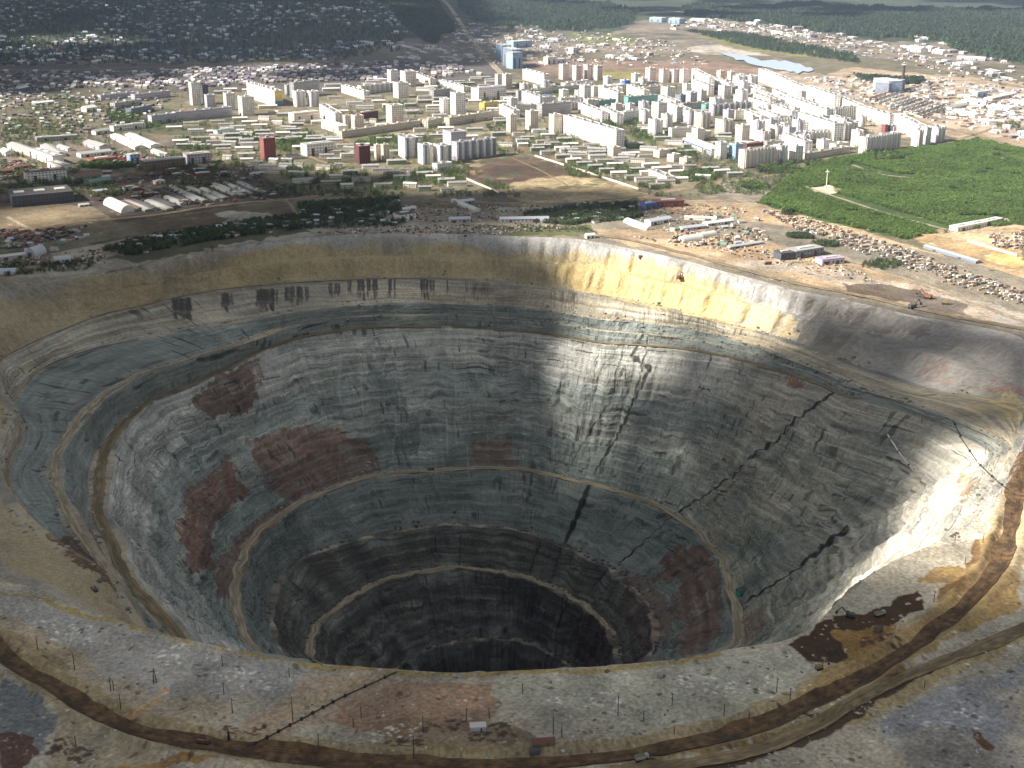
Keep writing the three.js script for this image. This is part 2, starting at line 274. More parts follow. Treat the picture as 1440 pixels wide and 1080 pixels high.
for (const [x, y, w, h, n] of [[1040, 560, 80, 60, 60], [1130, 620, 90, 60, 60], [990, 700, 70, 40, 90], [1090, 700, 80, 60, 60], [1230, 690, 80, 60, 40], [860, 540, 90, 60, 70], [760, 470, 120, 30, 60], [1020, 640, 90, 70, 70], [700, 840, 200, 60, 80], [470, 800, 70, 60, 60], [320, 560, 50, 40, 60], [230, 640, 60, 60, 50], [660, 520, 140, 50, 50], [400, 560, 60, 30, 30], [60, 560, 60, 70, 60], [300, 470, 120, 12, 60], [1060, 780, 70, 60, 60]]) {
  const st = [];
  for (let i = 0; i < n; i++) {
    let [X, Y] = toPit(x + rr(-w, w), y + rr(-h, h)); const pts = [[X, Y]], down = rnd() < 0.55;
    if (down) { const k = rr(3, 9) | 0, dr = rr(-0.5, 0.5); for (let j = 0; j < k; j++) { X += dr + rr(-0.9, 0.9); Y += rr(1.5, 3.4); pts.push([X, Y]); } } else { const k = rr(3, 12) | 0; for (let j = 0; j < k; j++) { X += rr(3, 8); Y += rr(-0.7, 0.7); pts.push([X, Y]); } }
    st.push([pts, down ? rr(0.6, 2.4) : rr(0.5, 1.5), rr(0.18, 0.5), rnd() < 0.12]);
  }
  onPit((c) => { for (const [p, lw, al, deep] of st) { c.strokeStyle = rgb([50, 48, 45], deep ? 0.75 : al); c.lineCap = 'butt'; for (let j = 0; j + 1 < p.length; j++) { c.lineWidth = lw * (deep ? 1.6 : 1) * (0.5 + hash(j, lw * 99 | 0)); c.beginPath(); c.moveTo(...p[j]); c.lineTo(...p[j + 1]); c.stroke(); } } });
}
for (let i = 0; i < 26; i++) { const px = rr(430, 800), py = rr(480, 640); streak([[px, py], [px + rr(-4, 4), py + rr(30, 80)]], rr(0.8, 2.2), [206, 206, 202], rr(0.1, 0.28), 0.7); }
function tex(c, srgb = true) { const t = new THREE.CanvasTexture(c); if (srgb) t.colorSpace = THREE.SRGBColorSpace; t.magFilter = THREE.LinearFilter; t.wrapS = t.wrapT = THREE.MirroredRepeatWrapping; t.flipY = true; return t; }
function bumpOf(ctx, w, h) {                                       // grain of the same surface as fine relief
  const d = ctx.getImageData(0, 0, w, h).data, o = new Uint8Array(w * h * 4);
  for (let y = 0; y < h; y++) for (let x = 0; x < w; x++) { const i = (y * w + x) * 4, v = noise(x / 3, y / 3) * 90 + noise(x / 9, y / 7) * 110 + (d[i] + d[i + 1]) * 0.1; const j = ((h - 1 - y) * w + x) * 4; o[j] = o[j + 1] = o[j + 2] = clamp(v, 0, 255); o[j + 3] = 255; }
  const t = new THREE.DataTexture(o, w, h); t.magFilter = THREE.LinearFilter; t.wrapS = t.wrapT = THREE.MirroredRepeatWrapping; t.needsUpdate = true; return t;
}
const pitMat = pitCanvas.map((c, h) => new THREE.MeshStandardMaterial({ map: tex(c), roughness: 0.95, bumpMap: bumpOf(pitCtx[h], TW, TH), bumpScale: 2.2 }));

// ---------- the pit: geometry ----------
const add = (o, p = scene) => { p.add(o); return o; };
function mesh(name, g, m, parent) { const o = new THREE.Mesh(g, m); o.name = name; o.castShadow = o.receiveShadow = true; if (parent) parent.add(o); return o; }
const structure = (o) => { o.userData.kind = 'structure'; scene.add(o); return o; };
function gridGeo(nu, nv, f, flip) {
  const P = new Float32Array((nu + 1) * (nv + 1) * 3), U = new Float32Array((nu + 1) * (nv + 1) * 2), I = new Uint32Array(nu * nv * 6);
  let k = 0;
  for (let j = 0; j <= nv; j++) for (let i = 0; i <= nu; i++, k++) { const [x, y, z, u, v] = f(i, j); P.set([x, y, z], k * 3); U.set([u, v], k * 2); }
  k = 0;
  for (let j = 0; j < nv; j++) for (let i = 0; i < nu; i++) { const a = j * (nu + 1) + i, b = a + 1, c = a + nu + 1, d = c + 1; if (flip) I.set([a, b, c, b, d, c], k); else I.set([a, c, b, b, c, d], k); k += 6; }
  const g = new THREE.BufferGeometry(); g.setAttribute('position', new THREE.BufferAttribute(P, 3)); g.setAttribute('uv', new THREE.BufferAttribute(U, 2)); g.setIndex(new THREE.BufferAttribute(I, 1)); g.computeVertexNormals(); return g;
}
const SEGN = [18, 3, 10, 2, 9, 3, 9, 4, 128, 3, 32, 3, 18, 3, 20, 2, 12, 10];
const ROWS = []; SEGN.forEach((n, s) => { for (let i = 0; i < n; i++) ROWS.push([s, i / n]); }); ROWS.push([NSEG - 1, 1]);
const LEDGES = [2, 1, 2, 1, 2, 1, 2, 1, 16, 1, 5, 1, 4, 1, 5, 1, 5, 1];
const secCache = new Map();
function pitPoint(a, row) {
  let s = secCache.get(a); if (!s) secCache.set(a, s = section(a));
  const [k, t] = ROWS[row], p = s[k], q = s[k + 1];
  let r = lerp(p[0], q[0], t), tt = t; const uM = a * D2R * 420 + 3000, v = VCUM[k] + SEGLEN[k] * t;
  if (k % 2 === 0 && k < 17) {
    const drop = p[1] - q[1], m = Math.sin(Math.PI * t) ** 0.6, n = LEDGES[k];
    const tw = clamp(t + (fbm(uM / 90, k * 7.7, 3) - 0.5) * 0.11 * m);
    const f = tw * n, b = Math.floor(f), fr = f - b, st = (b + sm(0.25, 0.85, fr)) / n;
    tt = lerp(t, st, Math.min(1, 0.85 * m * (0.25 + 1.3 * sm(0.3, 0.62, fbm(uM / 60, v / 24 + 50, 3)))));
    const amp = Math.min(5.5, drop * 0.05 + 1.2);
    r += m * amp * ((fbm(uM / 26, v / 40, 4) - 0.5) * 3.2 + (fbm(uM / 7, v / 60, 2) - 0.5) * (k === 0 ? 5 : 1.6));
    // the two gullies cut into the far and right walls
    if (k >= 8 && k <= 12) { for (const [a0, a1, w, dp] of GULLY) { const ga = lerp(a0, a1, clamp((v - VCUM[8]) / 330)); const q2 = (a - ga) / w; if (Math.abs(q2) < 2.5) r += m * dp * Math.exp(-q2 * q2) * (0.7 + 0.6 * noise(v / 9, a0)); } }
  } else if (k === 17) tt += 0;
  let y = lerp(p[1], q[1], tt) + (k % 2 ? (noise(uM / 9, v / 4) - 0.5) * 0.8 : 0);
  if (k === 17) y += (fbm(a / 9, t * 5, 3) - 0.5) * 7 * sm(0, 0.3, t) * (1 - sm(0.8, 1, t));
  return [PX + r * Math.cos(a * D2R), y, PZ - r * Math.sin(a * D2R), v];
}
const GULLY = [];
for (const [u, w] of [[[[900, 500], [797, 758]], 0.55], [[[1165, 560], [880, 785]], 0.5], [[[1185, 755], [1060, 840]], 0.4]]) {
  const [p, q] = u.map(([px, py]) => vOf(...hit(px, py))), sl = (q[0] - p[0]) / (q[1] - p[1]);
  GULLY.push([p[0] + sl * (VCUM[8] - p[1]), p[0] + sl * (VCUM[8] + 330 - p[1]), w, 5]);
}
const pit = new THREE.Group(); pit.name = 'open_pit'; structure(pit);
function pitSector(a0, a1, n, mat, half) {
  const g = gridGeo(n, ROWS.length - 1, (i, j) => { const a = a0 + (a1 - a0) * i / n; const [x, y, z, v] = pitPoint(a, j); return [x, y, z, half < 0 ? a / 5 : (UX(a) - half * TW) / TW, 1 - v / VTOT]; }, false);
  mesh('pit_wall', g, mat, pit);
}
const A_MID = (A_LEFT + A_RIGHT) / 2;
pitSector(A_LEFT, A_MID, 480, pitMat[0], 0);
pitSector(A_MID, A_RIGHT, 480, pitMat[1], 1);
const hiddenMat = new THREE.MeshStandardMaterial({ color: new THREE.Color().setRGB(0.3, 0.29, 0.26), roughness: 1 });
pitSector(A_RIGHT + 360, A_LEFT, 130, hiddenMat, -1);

// ---------- ground sheets with their own earth colours and one painted sun patch ----------
function sheetPaint(W, Hh, x0, x1, z0, z1, base, paint, warp, grainS, post) {
  const cv = canvas(W, Hh), c = cv.getContext('2d');
  c.fillStyle = rgb(base); c.fillRect(0, 0, W, Hh);
  const X = (x) => (x - x0) / (x1 - x0) * W, Y = (z) => (z - z0) / (z1 - z0) * Hh, K = W / (x1 - x0);
  const P = {
    K,
    poly(pts, col, al = 1, amp = 3, el = null) { const q = rough(pts, amp, 8).map((p) => (el === null ? hit(...p) : gp(p[0], p[1], el))); c.fillStyle = rgb(col, al); c.beginPath(); q.forEach((p, i) => (i ? c.lineTo(X(p[0]), Y(p[1])) : c.moveTo(X(p[0]), Y(p[1])))); c.closePath(); c.fill(); },
    line(pts, wM, col, al = 1, amp = 1, el = null) { const q = rough(pts, amp, 8, false).map((p) => (el === null ? hit(...p) : gp(p[0], p[1], el))); c.strokeStyle = rgb(col, al); c.lineWidth = wM * K; c.lineJoin = c.lineCap = 'round'; c.beginPath(); q.forEach((p, i) => (i ? c.lineTo(X(p[0]), Y(p[1])) : c.moveTo(X(p[0]), Y(p[1])))); c.stroke(); },
    dots(n, f) { for (let i = 0; i < n; i++) { const [x, z, r, col, al, e = 1] = f(); c.fillStyle = rgb(col, al); c.beginPath(); c.ellipse(X(x), Y(z), r * K, r * K * e, rnd() * 3, 0, 6.3); c.fill(); } },
  };
  paint(P);
  const src = c.getImageData(0, 0, W, Hh).data, img = c.createImageData(W, Hh), d = img.data;
  for (let y = 0; y < Hh; y++) for (let x = 0; x < W; x++) {
    const wx = x0 + (x + 0.5) / K, wz = z0 + (y + 0.5) / Hh * (z1 - z0);
    const n1 = fbm(wx / (warp * 3), wz / (warp * 3), 3) - 0.5, n2 = fbm(wx / (warp * 3) + 50, wz / (warp * 3) + 20, 3) - 0.5;
    const sx = clamp(Math.round(x + n1 * warp * 2 * K), 0, W - 1), sy = clamp(Math.round(y + n2 * warp * 2 * K), 0, Hh - 1), s = (sy * W + sx) * 4, o = (y * W + x) * 4;
    const m = 1 + (noise(wx / grainS, wz / grainS) - 0.5) * 0.3 + (hash(x, y) - 0.5) * 0.16 + n1 * 0.45 + (fbm(wx / (warp * 14) + 7, wz / (warp * 14), 3) - 0.5) * 0.35, h = n2 * 12 + 3;
    let cr = src[s] * m + h * 0.5, cg = src[s + 1] * m, cb = src[s + 2] * m - h * 0.5;
    if (post) [cr, cg, cb] = post(wx, wz, cr, cg, cb);
    d[o] = cr; d[o + 1] = cg; d[o + 2] = cb; d[o + 3] = 255;
  }
  c.putImageData(img, 0, 0);
  return { cv, c, uv: (x, z) => [(x - x0) / (x1 - x0), 1 - (z - z0) / (z1 - z0)] };
}
const NEARZ = [-760, 820, -1920, -460];
const sheet1 = sheetPaint(2048, 2048, ...NEARZ, [132, 124, 108], (P) => {
  P.poly([[-40, 800], [480, 930], [1093, 905], [1260, 787], [1480, 620], [1480, 1120], [-40, 1120]], [166, 158, 142], 1, 2);
  P.poly([[-20, 815], [100, 858], [250, 905], [430, 940], [470, 965], [310, 992], [200, 965], [120, 930], [60, 885], [-20, 850]], [162, 158, 152]);
  P.poly([[-20, 850], [60, 888], [140, 940], [230, 975], [340, 1000], [310, 1030], [200, 1012], [100, 960], [-20, 905]], [170, 154, 130], 0.7);
  P.poly([[480, 985], [560, 955], [690, 962], [706, 990], [680, 1022], [560, 1038], [470, 1022]], [150, 116, 92], 0.7);
  P.poly([[430, 945], [560, 952], [470, 1010], [400, 1040], [330, 1030], [400, 980]], [170, 146, 122], 0.7);
  P.poly([[706, 952], [900, 942], [1100, 912], [1160, 940], [1100, 985], [950, 1022], [760, 1022], [706, 992]], [168, 164, 148]);
  P.poly([[0, 950], [52, 968], [78, 1012], [62, 1062], [0, 1090]], [122, 125, 126]);
  P.poly([[0, 1028], [40, 1035], [58, 1062], [20, 1090], [0, 1090]], [92, 66, 58], 0.9);
  P.poly([[80, 985], [140, 1020], [230, 1052], [200, 1090], [70, 1090], [82, 1030]], [154, 142, 120]);
  P.poly([[520, 1012], [600, 1005], [700, 1020], [770, 1040], [640, 1062], [540, 1050]], [120, 100, 76], 0.6);
  P.poly([[1113, 905], [1165, 875], [1220, 865], [1290, 832], [1312, 848], [1262, 882], [1205, 930], [1140, 927]], [66, 48, 30]);
  P.poly([[1172, 888], [1272, 880], [1232, 930], [1190, 932]], [136, 106, 60]);
  P.poly([[1282, 818], [1330, 795], [1382, 800], [1342, 828]], [150, 126, 84]);
  P.poly([[1180, 925], [1290, 880], [1360, 830], [1420, 800], [1440, 850], [1330, 900], [1200, 975], [1100, 1010]], [150, 118, 70], 0.75);
  P.poly([[1360, 775], [1410, 720], [1420, 800], [1330, 850], [1320, 830], [1370, 800]], [104, 74, 42], 0.8);
  P.poly([[1300, 700], [1400, 660], [1425, 690], [1400, 750], [1330, 765], [1280, 780]], [196, 188, 172], 0.9);  // pale spur: sun put into the ground colour
  P.poly([[1440, 925], [1310, 985], [1250, 1040], [1290, 1100], [1440, 1100]], [160, 154, 146]);
  P.poly([[1440, 930], [1330, 968], [1230, 1010], [1250, 1040], [1350, 990], [1440, 960]], [148, 147, 146]);
  P.poly([[1290, 990], [1340, 975], [1400, 985], [1425, 1020], [1400, 1052], [1350, 1030], [1300, 1010]], [152, 151, 154]);
  P.poly([[1355, 1022], [1375, 1030], [1398, 1052], [1380, 1055]], [104, 76, 54]);
  P.poly([[1200, 985], [1330, 935], [1440, 880], [1440, 905], [1320, 960], [1200, 1015], [1080, 1060], [980, 1080], [1040, 1060]], [168, 146, 106], 0.8);
  P.line([[0, 905], [60, 950], [140, 1000], [250, 1040], [400, 1062], [700, 1078], [900, 1060], [1040, 1030], [1160, 980], [1260, 920], [1350, 860], [1405, 800], [1428, 720], [1432, 640]], 30, [150, 130, 92], 0.6);
  P.line([[880, 1085], [1040, 1068], [1150, 1030], [1250, 965], [1340, 925], [1440, 885]], 8, [66, 52, 36], 0.9);
  P.line([[880, 1070], [1060, 1045], [1160, 1005], [1260, 945]], 5, [120, 96, 62], 0.7);
  P.line([[0, 830], [100, 855], [213, 890], [333, 915], [433, 936], [580, 946], [713, 948], [847, 941], [960, 930], [1043, 910]], 5, [160, 138, 84], 0.8);
  P.line([[165, 1010], [215, 985], [240, 965]], 3, [196, 150, 104], 0.8); P.line([[120, 1080], [300, 1066]], 4, [150, 118, 76]);
  // pale spoil crumbs and dark rubbish
  P.dots(450, () => { const [x, z] = gp(rr(0, 1440), rr(840, 1075), -42); return [x, z, rr(0.5, 2.2), [205, 202, 196], rr(0.3, 0.8), rr(0.4, 1)]; });
  for (const [cx, cy] of [[90, 890], [280, 920], [340, 955], [1050, 965], [990, 965], [830, 985], [1180, 985], [1340, 1010], [560, 1030]]) P.dots(40, () => { const [x, z] = gp(cx + rr(-45, 45), cy + rr(-14, 14), -42); return [x, z, rr(0.4, 1.9), [218, 216, 212], 0.8, rr(0.4, 1)]; });
  P.dots(400, () => { const [x, z] = gp(rr(0, 1440), rr(880, 1080), -42); return [x, z, rr(0.4, 2.4), [70, 56, 42], rr(0.3, 0.7), rr(0.4, 1)]; });
  for (const [cx, cy] of [[560, 1050], [620, 1025], [690, 1035], [100, 1060], [350, 1030], [1110, 1000], [1240, 900], [1320, 745]]) P.dots(36, () => { const [x, z] = gp(cx + rr(-30, 30), cy + rr(-10, 10), -42); return [x, z, rr(0.5, 2.6), [62, 50, 40], 0.7, rr(0.4, 1)]; });
  // the far rim
  P.poly([[-20, 395], [120, 386], [220, 368], [320, 347], [420, 332], [600, 322], [820, 330], [960, 360], [1110, 398], [1440, 466], [1440, 440], [1200, 398], [1000, 345], [900, 328], [640, 312], [430, 318], [300, 336], [150, 366], [-20, 372]], [150, 144, 132], 0.8);
  P.poly([[0, 395], [90, 370], [160, 362], [210, 352], [200, 340], [100, 345], [0, 362]], [120, 110, 88], 0.9);
  P.poly([[80, 345], [130, 340], [165, 352], [140, 372], [60, 385], [70, 360]], [150, 142, 128], 0.9);
  P.poly([[150, 362], [300, 332], [420, 318], [440, 326], [300, 348], [190, 370]], [70, 74, 48], 0.9);
  P.poly([[700, 318], [830, 318], [840, 330], [720, 332]], [86, 92, 52], 0.8);
  P.poly([[830, 322], [960, 320], [1060, 335], [1200, 370], [1400, 435], [1400, 455], [1180, 410], [980, 365], [850, 336]], [178, 152, 118], 0.85);
  P.poly([[1000, 370], [1120, 385], [1260, 420], [1440, 462], [1440, 440], [1280, 400], [1100, 365]], [176, 166, 152], 0.7);
  P.poly([[1190, 398], [1260, 400], [1310, 420], [1250, 425], [1190, 415]], [74, 64, 54], 0.7); P.poly([[1260, 410], [1340, 420], [1370, 445], [1290, 440]], [110, 100, 92], 0.8);
  P.dots(260, () => { const [x, z] = gp(rr(880, 1400), rr(330, 430), 0); return [x, z, rr(0.8, 4), pick([[80, 62, 46], [150, 96, 66], [205, 196, 178], [60, 54, 48]]), 0.7, rr(0.3, 1)]; });
}, 8, 1.6, (x, z, r, g, b) => (phiOf(x, z) > 195 || phiOf(x, z) < -2 ? [r * 1.04, g * 1.04, b * 1.02] : [r, g, b]));
const TOWNZ = [-1750, 1750, -4700, -1600];
const sheet2 = sheetPaint(2048, 2048, ...TOWNZ, [104, 98, 78], (P) => {
  const L = (pts, w, c, al = 1) => P.line(pts, w, c, al, 0.6, 0), G = (pts, c, al = 1, amp = 2) => P.poly(pts, c, al, amp, 0);
  G([[-60, 92], [700, 88], [730, 110], [480, 130], [200, 130], [-60, 140]], [84, 80, 76], 0.9);
  G([[-60, 128], [130, 120], [230, 140], [260, 175], [120, 190], [-60, 190]], [96, 92, 72], 0.9);
  G([[-60, 190], [240, 185], [260, 235], [100, 262], [-60, 265]], [108, 100, 88]);
  G([[-60, 262], [110, 255], [260, 232], [350, 240], [430, 275], [180, 312], [-60, 340]], [74, 66, 57]);
  G([[-60, 290], [30, 285], [130, 290], [170, 315], [60, 330], [-60, 335]], [112, 100, 78], 0.9);
  G([[140, 170], [215, 150], [330, 165], [300, 190], [200, 190]], [60, 70, 46], 0.6);
  G([[360, 190], [480, 170], [640, 180], [640, 240], [560, 275], [420, 262], [350, 220]], [104, 100, 76], 0.9);
  G([[640, 234], [700, 222], [782, 222], [905, 270], [870, 285], [760, 285], [690, 270]], [84, 70, 54]);
  G([[690, 268], [745, 250], [800, 246], [870, 256], [908, 271], [870, 286], [740, 284]], [152, 136, 104]);
  G([[700, 232], [780, 228], [830, 246], [760, 250], [700, 262], [660, 250]], [66, 54, 42], 0.6);
  G([[720, 190], [860, 200], [1040, 245], [1060, 265], [930, 275], [780, 225]], [112, 106, 84], 0.9);
  G([[180, 312], [400, 282], [420, 300], [300, 318], [200, 330]], [98, 84, 64]);
  G([[300, 300], [330, 296], [380, 300], [400, 320], [350, 325]], [176, 174, 168], 0.8, 1);
  G([[420, 290], [560, 278], [570, 318], [430, 322]], [62, 68, 42], 0.95); G([[740, 300], [830, 286], [895, 288], [905, 308], [800, 318]], [62, 68, 42], 0.95);
  G([[130, 340], [300, 315], [430, 300], [440, 322], [300, 340], [140, 362]], [66, 70, 46], 0.9);
  G([[900, 275], [1060, 285], [1190, 318], [1300, 350], [1440, 400], [1440, 450], [1200, 400], [1000, 350], [880, 325]], [164, 142, 112]);
  G([[1065, 287], [1090, 265], [1120, 240], [1160, 225], [1240, 215], [1370, 195], [1500, 222], [1500, 315], [1345, 325], [1310, 330], [1275, 337], [1190, 318]], [58, 78, 36]);
  G([[1000, 262], [1060, 250], [1100, 265], [1060, 285], [990, 280]], [128, 120, 106]);
  G([[1140, 265], [1165, 260], [1188, 268], [1160, 274]], [206, 188, 156], 1, 1);
  G([[1280, 335], [1320, 322], [1440, 350], [1440, 385], [1330, 360]], [156, 134, 100]);
  G([[1310, 330], [1440, 300], [1500, 310], [1500, 350], [1400, 345]], [176, 156, 124]); G([[1390, 355], [1440, 362], [1440, 384], [1380, 372]], [190, 160, 104], 1, 1);
  G([[1180, 165], [1330, 190], [1440, 215], [1500, 190], [1500, 120], [1200, 95], [1130, 110]], [166, 148, 124]);
  G([[1000, 95], [1120, 95], [1200, 115], [1300, 190], [1250, 195], [1100, 130]], [168, 152, 132], 0.8);
  G([[740, 85], [1000, 85], [1100, 100], [1030, 110], [760, 108]], [128, 108, 92]);
  G([[840, 100], [900, 100], [905, 112], [845, 110]], [128, 122, 70], 0.9);
  G([[300, 150], [700, 125], [960, 130], [1150, 180], [1200, 215], [1050, 225], [880, 190], [600, 190], [420, 190]], [136, 126, 102], 0.5);
  for (const [cx, cy, rx, ry] of [[870, 165, 50, 16], [915, 190, 40, 10], [1080, 190, 20, 8], [780, 130, 40, 5], [630, 122, 40, 6], [520, 160, 30, 6], [400, 200, 40, 12], [1090, 235, 40, 8], [1240, 215, 40, 8], [980, 245, 40, 10], [560, 200, 60, 10], [350, 195, 30, 10]]) G([[cx - rx, cy], [cx, cy - ry], [cx + rx, cy], [cx, cy + ry]], [74, 86, 46], 0.85, 5);
  for (let i = 0; i < 420; i++) { const cx = rr(0, 1300), cy = rr(120, 270); G([[cx - rr(6, 16), cy], [cx, cy - rr(2, 4)], [cx + rr(6, 16), cy], [cx, cy + rr(2, 4)]], pick([[70, 80, 46], [82, 84, 50], [70, 78, 46], [150, 138, 112], [138, 108, 78], [94, 88, 74]]), 0.6, 3); }
  P.dots(2600, () => { const [x, z] = gp(rr(0, 1440), rr(110, 330)); return [x, z, rr(1, 5), pick([[196, 184, 160], [80, 70, 60], [60, 62, 44], [170, 130, 96]]), rr(0.3, 0.7), rr(0.3, 1)]; });
  P.dots(900, () => { const [x, z] = gp(rr(940, 1440), rr(275, 420)); return [x, z, rr(0.8, 4), pick([[214, 204, 184], [96, 76, 60], [160, 108, 76]]), rr(0.3, 0.7), rr(0.3, 1)]; });
}, 8, 3);
const FARZ = [-6200, 6200, -15000, -3300];
const sheet3 = sheetPaint(2048, 2048, ...FARZ, [58, 70, 50], (P) => {
  const L = (pts, w, c, al = 1) => P.line(pts, w, c, al, 0.5, 0), G = (pts, c, al = 1, amp = 1.5) => P.poly(pts, c, al, amp, 0);
  G([[-200, 130], [-200, 75], [0, 88], [400, 88], [560, 60], [640, 50], [720, 40], [860, 48], [900, 30], [980, 28], [1100, 35], [1230, 60], [1330, 60], [1500, 110], [1700, 150], [1700, 200], [-200, 200]], [122, 112, 98]);
  G([[-200, 96], [400, 92], [560, 80], [640, 90], [700, 100], [720, 130], [-200, 130]], [84, 80, 74]);
  G([[-100, 78], [0, 20], [90, 14], [200, 8], [420, 12], [540, 40], [560, 62], [420, 92], [-100, 96]], [66, 74, 62]);
  G([[200, 3], [0, 10], [0, 30], [160, 14], [300, 8]], [104, 98, 92], 0.7);
  G([[620, 52], [690, 40], [700, 100], [640, 90]], [112, 104, 92]);
  G([[980, 50], [1080, 55], [1160, 68], [1230, 86], [1210, 92], [1100, 76], [1010, 62]], [122, 122, 70]); G([[1330, 85], [1440, 92], [1500, 110], [1440, 106], [1340, 98]], [116, 112, 66]);
  G([[800, 48], [880, 50], [900, 62], [820, 62]], [118, 120, 66]);
  G([[960, 66], [1010, 62], [1100, 82], [1170, 96], [1240, 112], [1170, 118], [1060, 100], [1000, 88]], [176, 166, 152]);
  G([[740, 92], [960, 92], [1000, 100], [900, 112], [760, 110]], [120, 98, 84]);
  G([[1200, 100], [1300, 92], [1440, 115], [1500, 140], [1500, 180], [1240, 130]], [150, 136, 116]);
  P.dots(3000, () => { const [x, z] = gp(rr(600, 1440), rr(26, 130)); return [x, z, rr(4, 14), pick([[190, 182, 168], [88, 80, 72], [70, 76, 50], [150, 130, 112], [164, 158, 156]]), rr(0.3, 0.7), rr(0.3, 1)]; });
  P.dots(2600, () => { const [x, z] = gp(rr(-300, 1700), rr(-20, 60)); return [x, z, rr(20, 90), pick([[46, 60, 42], [70, 80, 54], [84, 86, 66], [52, 62, 50]]), rr(0.2, 0.5), rr(0.2, 0.7)]; });
}, 30, 11);
const sheetMat = (s) => new THREE.MeshStandardMaterial({ map: tex(s.cv), roughness: 0.97 });
const g1 = sheetMat(sheet1); g1.bumpMap = bumpOf(sheet1.c, 2048, 2048); g1.bumpScale = 1.1;
// inner ring follows the crest of the pit vertex by vertex
const ANG = []; for (let i = 0; i <= 480; i++) ANG.push(lerp(A_LEFT, A_MID, i / 480)); for (let i = 1; i <= 480; i++) ANG.push(lerp(A_MID, A_RIGHT, i / 480)); for (let i = 1; i <= 130; i++) ANG.push(lerp(A_RIGHT + 360, A_LEFT, i / 130));
const R1 = 705;
structure(mesh('ground', gridGeo(ANG.length - 1, 150, (i, j) => {
  const a = ANG[i], an = ((a + 60) % 360) - 60 < -60 ? a : (a > 300 ? a - 360 : a), r0 = R(0, an), r = lerp(r0, R1, (j / 150) ** 1.25), x = PX + r * Math.cos(a * D2R), z = PZ - r * Math.sin(a * D2R);
  return [x, j ? groundH(x, z) : ELEV[0](an), z, ...sheet1.uv(x, z)];
}, true), g1));
const polarSheet = (name, r0, r1, na, nr, s, pow = 1) => structure(mesh(name, gridGeo(na, nr, (i, j) => {
  const a = 360 - i * 360 / na, r = r0 * (r1 / r0) ** ((j / nr) ** pow), x = PX + r * Math.cos(a * D2R), z = PZ - r * Math.sin(a * D2R);
  return [x, (j === 0 && r0 === R1 - 6 ? -1.2 : 0) + groundH(x, z), z, ...s.uv(x, z)];
}, true), sheetMat(s)));
polarSheet('town_ground', R1 - 6, 3300, 360, 90, sheet2);
polarSheet('far_terrain', 3294, 60000, 360, 130, sheet3);

// ---------- the clouds that shade the pit and parts of the town; they hang outside the frame ----------
const CLOUD_Y = 1500, CT = CLOUD_Y / SUN.y;
const cloudMat = new THREE.MeshStandardMaterial({ color: new THREE.Color().setRGB(0.9, 0.9, 0.92), roughness: 1 });
const puff = (() => { const g = new THREE.IcosahedronGeometry(1, 1); const p = g.attributes.position; for (let i = 0; i < p.count; i++) { const x = p.getX(i), y = p.getY(i), z = p.getZ(i), k = 1 + 0.35 * (fbm(x * 2 + 9, y * 2 + z * 1.7, 2) - 0.5); p.setXYZ(i, x * k, y * k * 0.55, z * k); } return g; })();
function inside(pts, x, z) { let c = false; for (let i = 0, j = pts.length - 1; i < pts.length; j = i++) { const a = pts[i], b = pts[j]; if ((a[1] > z) !== (b[1] > z) && x < (b[0] - a[0]) * (z - a[1]) / (b[1] - a[1]) + a[0]) c = !c; } return c; }
function cloud(label, ground, r, cover = 1) {                      // ground: outline of its shadow on the land
  let x0 = 1e9, x1 = -1e9, z0 = 1e9, z1 = -1e9; for (const [x, z] of ground) { x0 = Math.min(x0, x); x1 = Math.max(x1, x); z0 = Math.min(z0, z); z1 = Math.max(z1, z); }
  const gs = [], m = new THREE.Matrix4(), q = new THREE.Quaternion(), st = r * 0.95;
  for (let gx = x0; gx < x1; gx += st) for (let gz = z0; gz < z1; gz += st) {
    const x = gx + rr(-0.3, 0.3) * st, z = gz + rr(-0.3, 0.3) * st; if (!inside(ground, x, z)) continue;
    if (cover < 1 && fbm(x / (r * 4) + 3, z / (r * 4), 3) > 0.3 + 0.4 * cover) continue;
    const s = r * rr(0.75, 1.15); m.compose(new THREE.Vector3(x + SUN.x * CT, CLOUD_Y + rr(-0.4, 0.8) * r, z + SUN.z * CT), q.setFromAxisAngle(new THREE.Vector3(0, 1, 0), rr(0, 6)), new THREE.Vector3(s, s, s)); gs.push(puff.clone().applyMatrix4(m));
  }
  const o = mesh('cloud', mergeGeometries(gs), cloudMat); o.userData = { kind: 'structure', label, category: 'cloud' }; scene.add(o);
}
const shade = (pts) => pts.map(([px, py]) => { const onLand = py > 60 && py < 1080 && px > -100 && px < 1540, [x, z] = onLand ? hit(px, py) : gp(px, py), e = onLand ? surf(x, z) : 0; return [x - SUN.x * e / SUN.y, z - SUN.z * e / SUN.y]; });
cloud('broad white cumulus hanging over the open pit', [...shade([[-99, 335], [430, 322], [650, 330], [742, 338], [775, 395], [775, 470], [780, 560], [780, 640], [880, 690], [990, 745], [1080, 800], [1120, 840], [1180, 850], [1260, 815], [1330, 815], [1400, 850], [1500, 830]]), [900, -500], [900, 200], [-1400, 200], [-1500, -1500]], 46);
cloud('ragged cumulus shading the right wall of the pit', shade([[888, 525], [955, 512], [1050, 505], [1100, 505], [1135, 440], [1270, 448], [1440, 470], [1530, 500], [1530, 610], [1440, 618], [1350, 622], [1295, 660], [1265, 725], [1220, 790], [1140, 845], [1000, 740], [870, 670], [840, 605]]), 38, 0.88);
cloud('thin broken cumulus over the works on the left', shade([[-300, 350], [430, 330], [900, 300], [890, 275], [720, 256], [480, 246], [300, 236], [-300, 226]]), 44, 0.68);
cloud('long grey cumulus over the wooded hillside', shade([[-500, 150], [240, 118], [480, 108], [690, 86], [680, 20], [600, -20], [-400, -20]]), 110, 0.92);
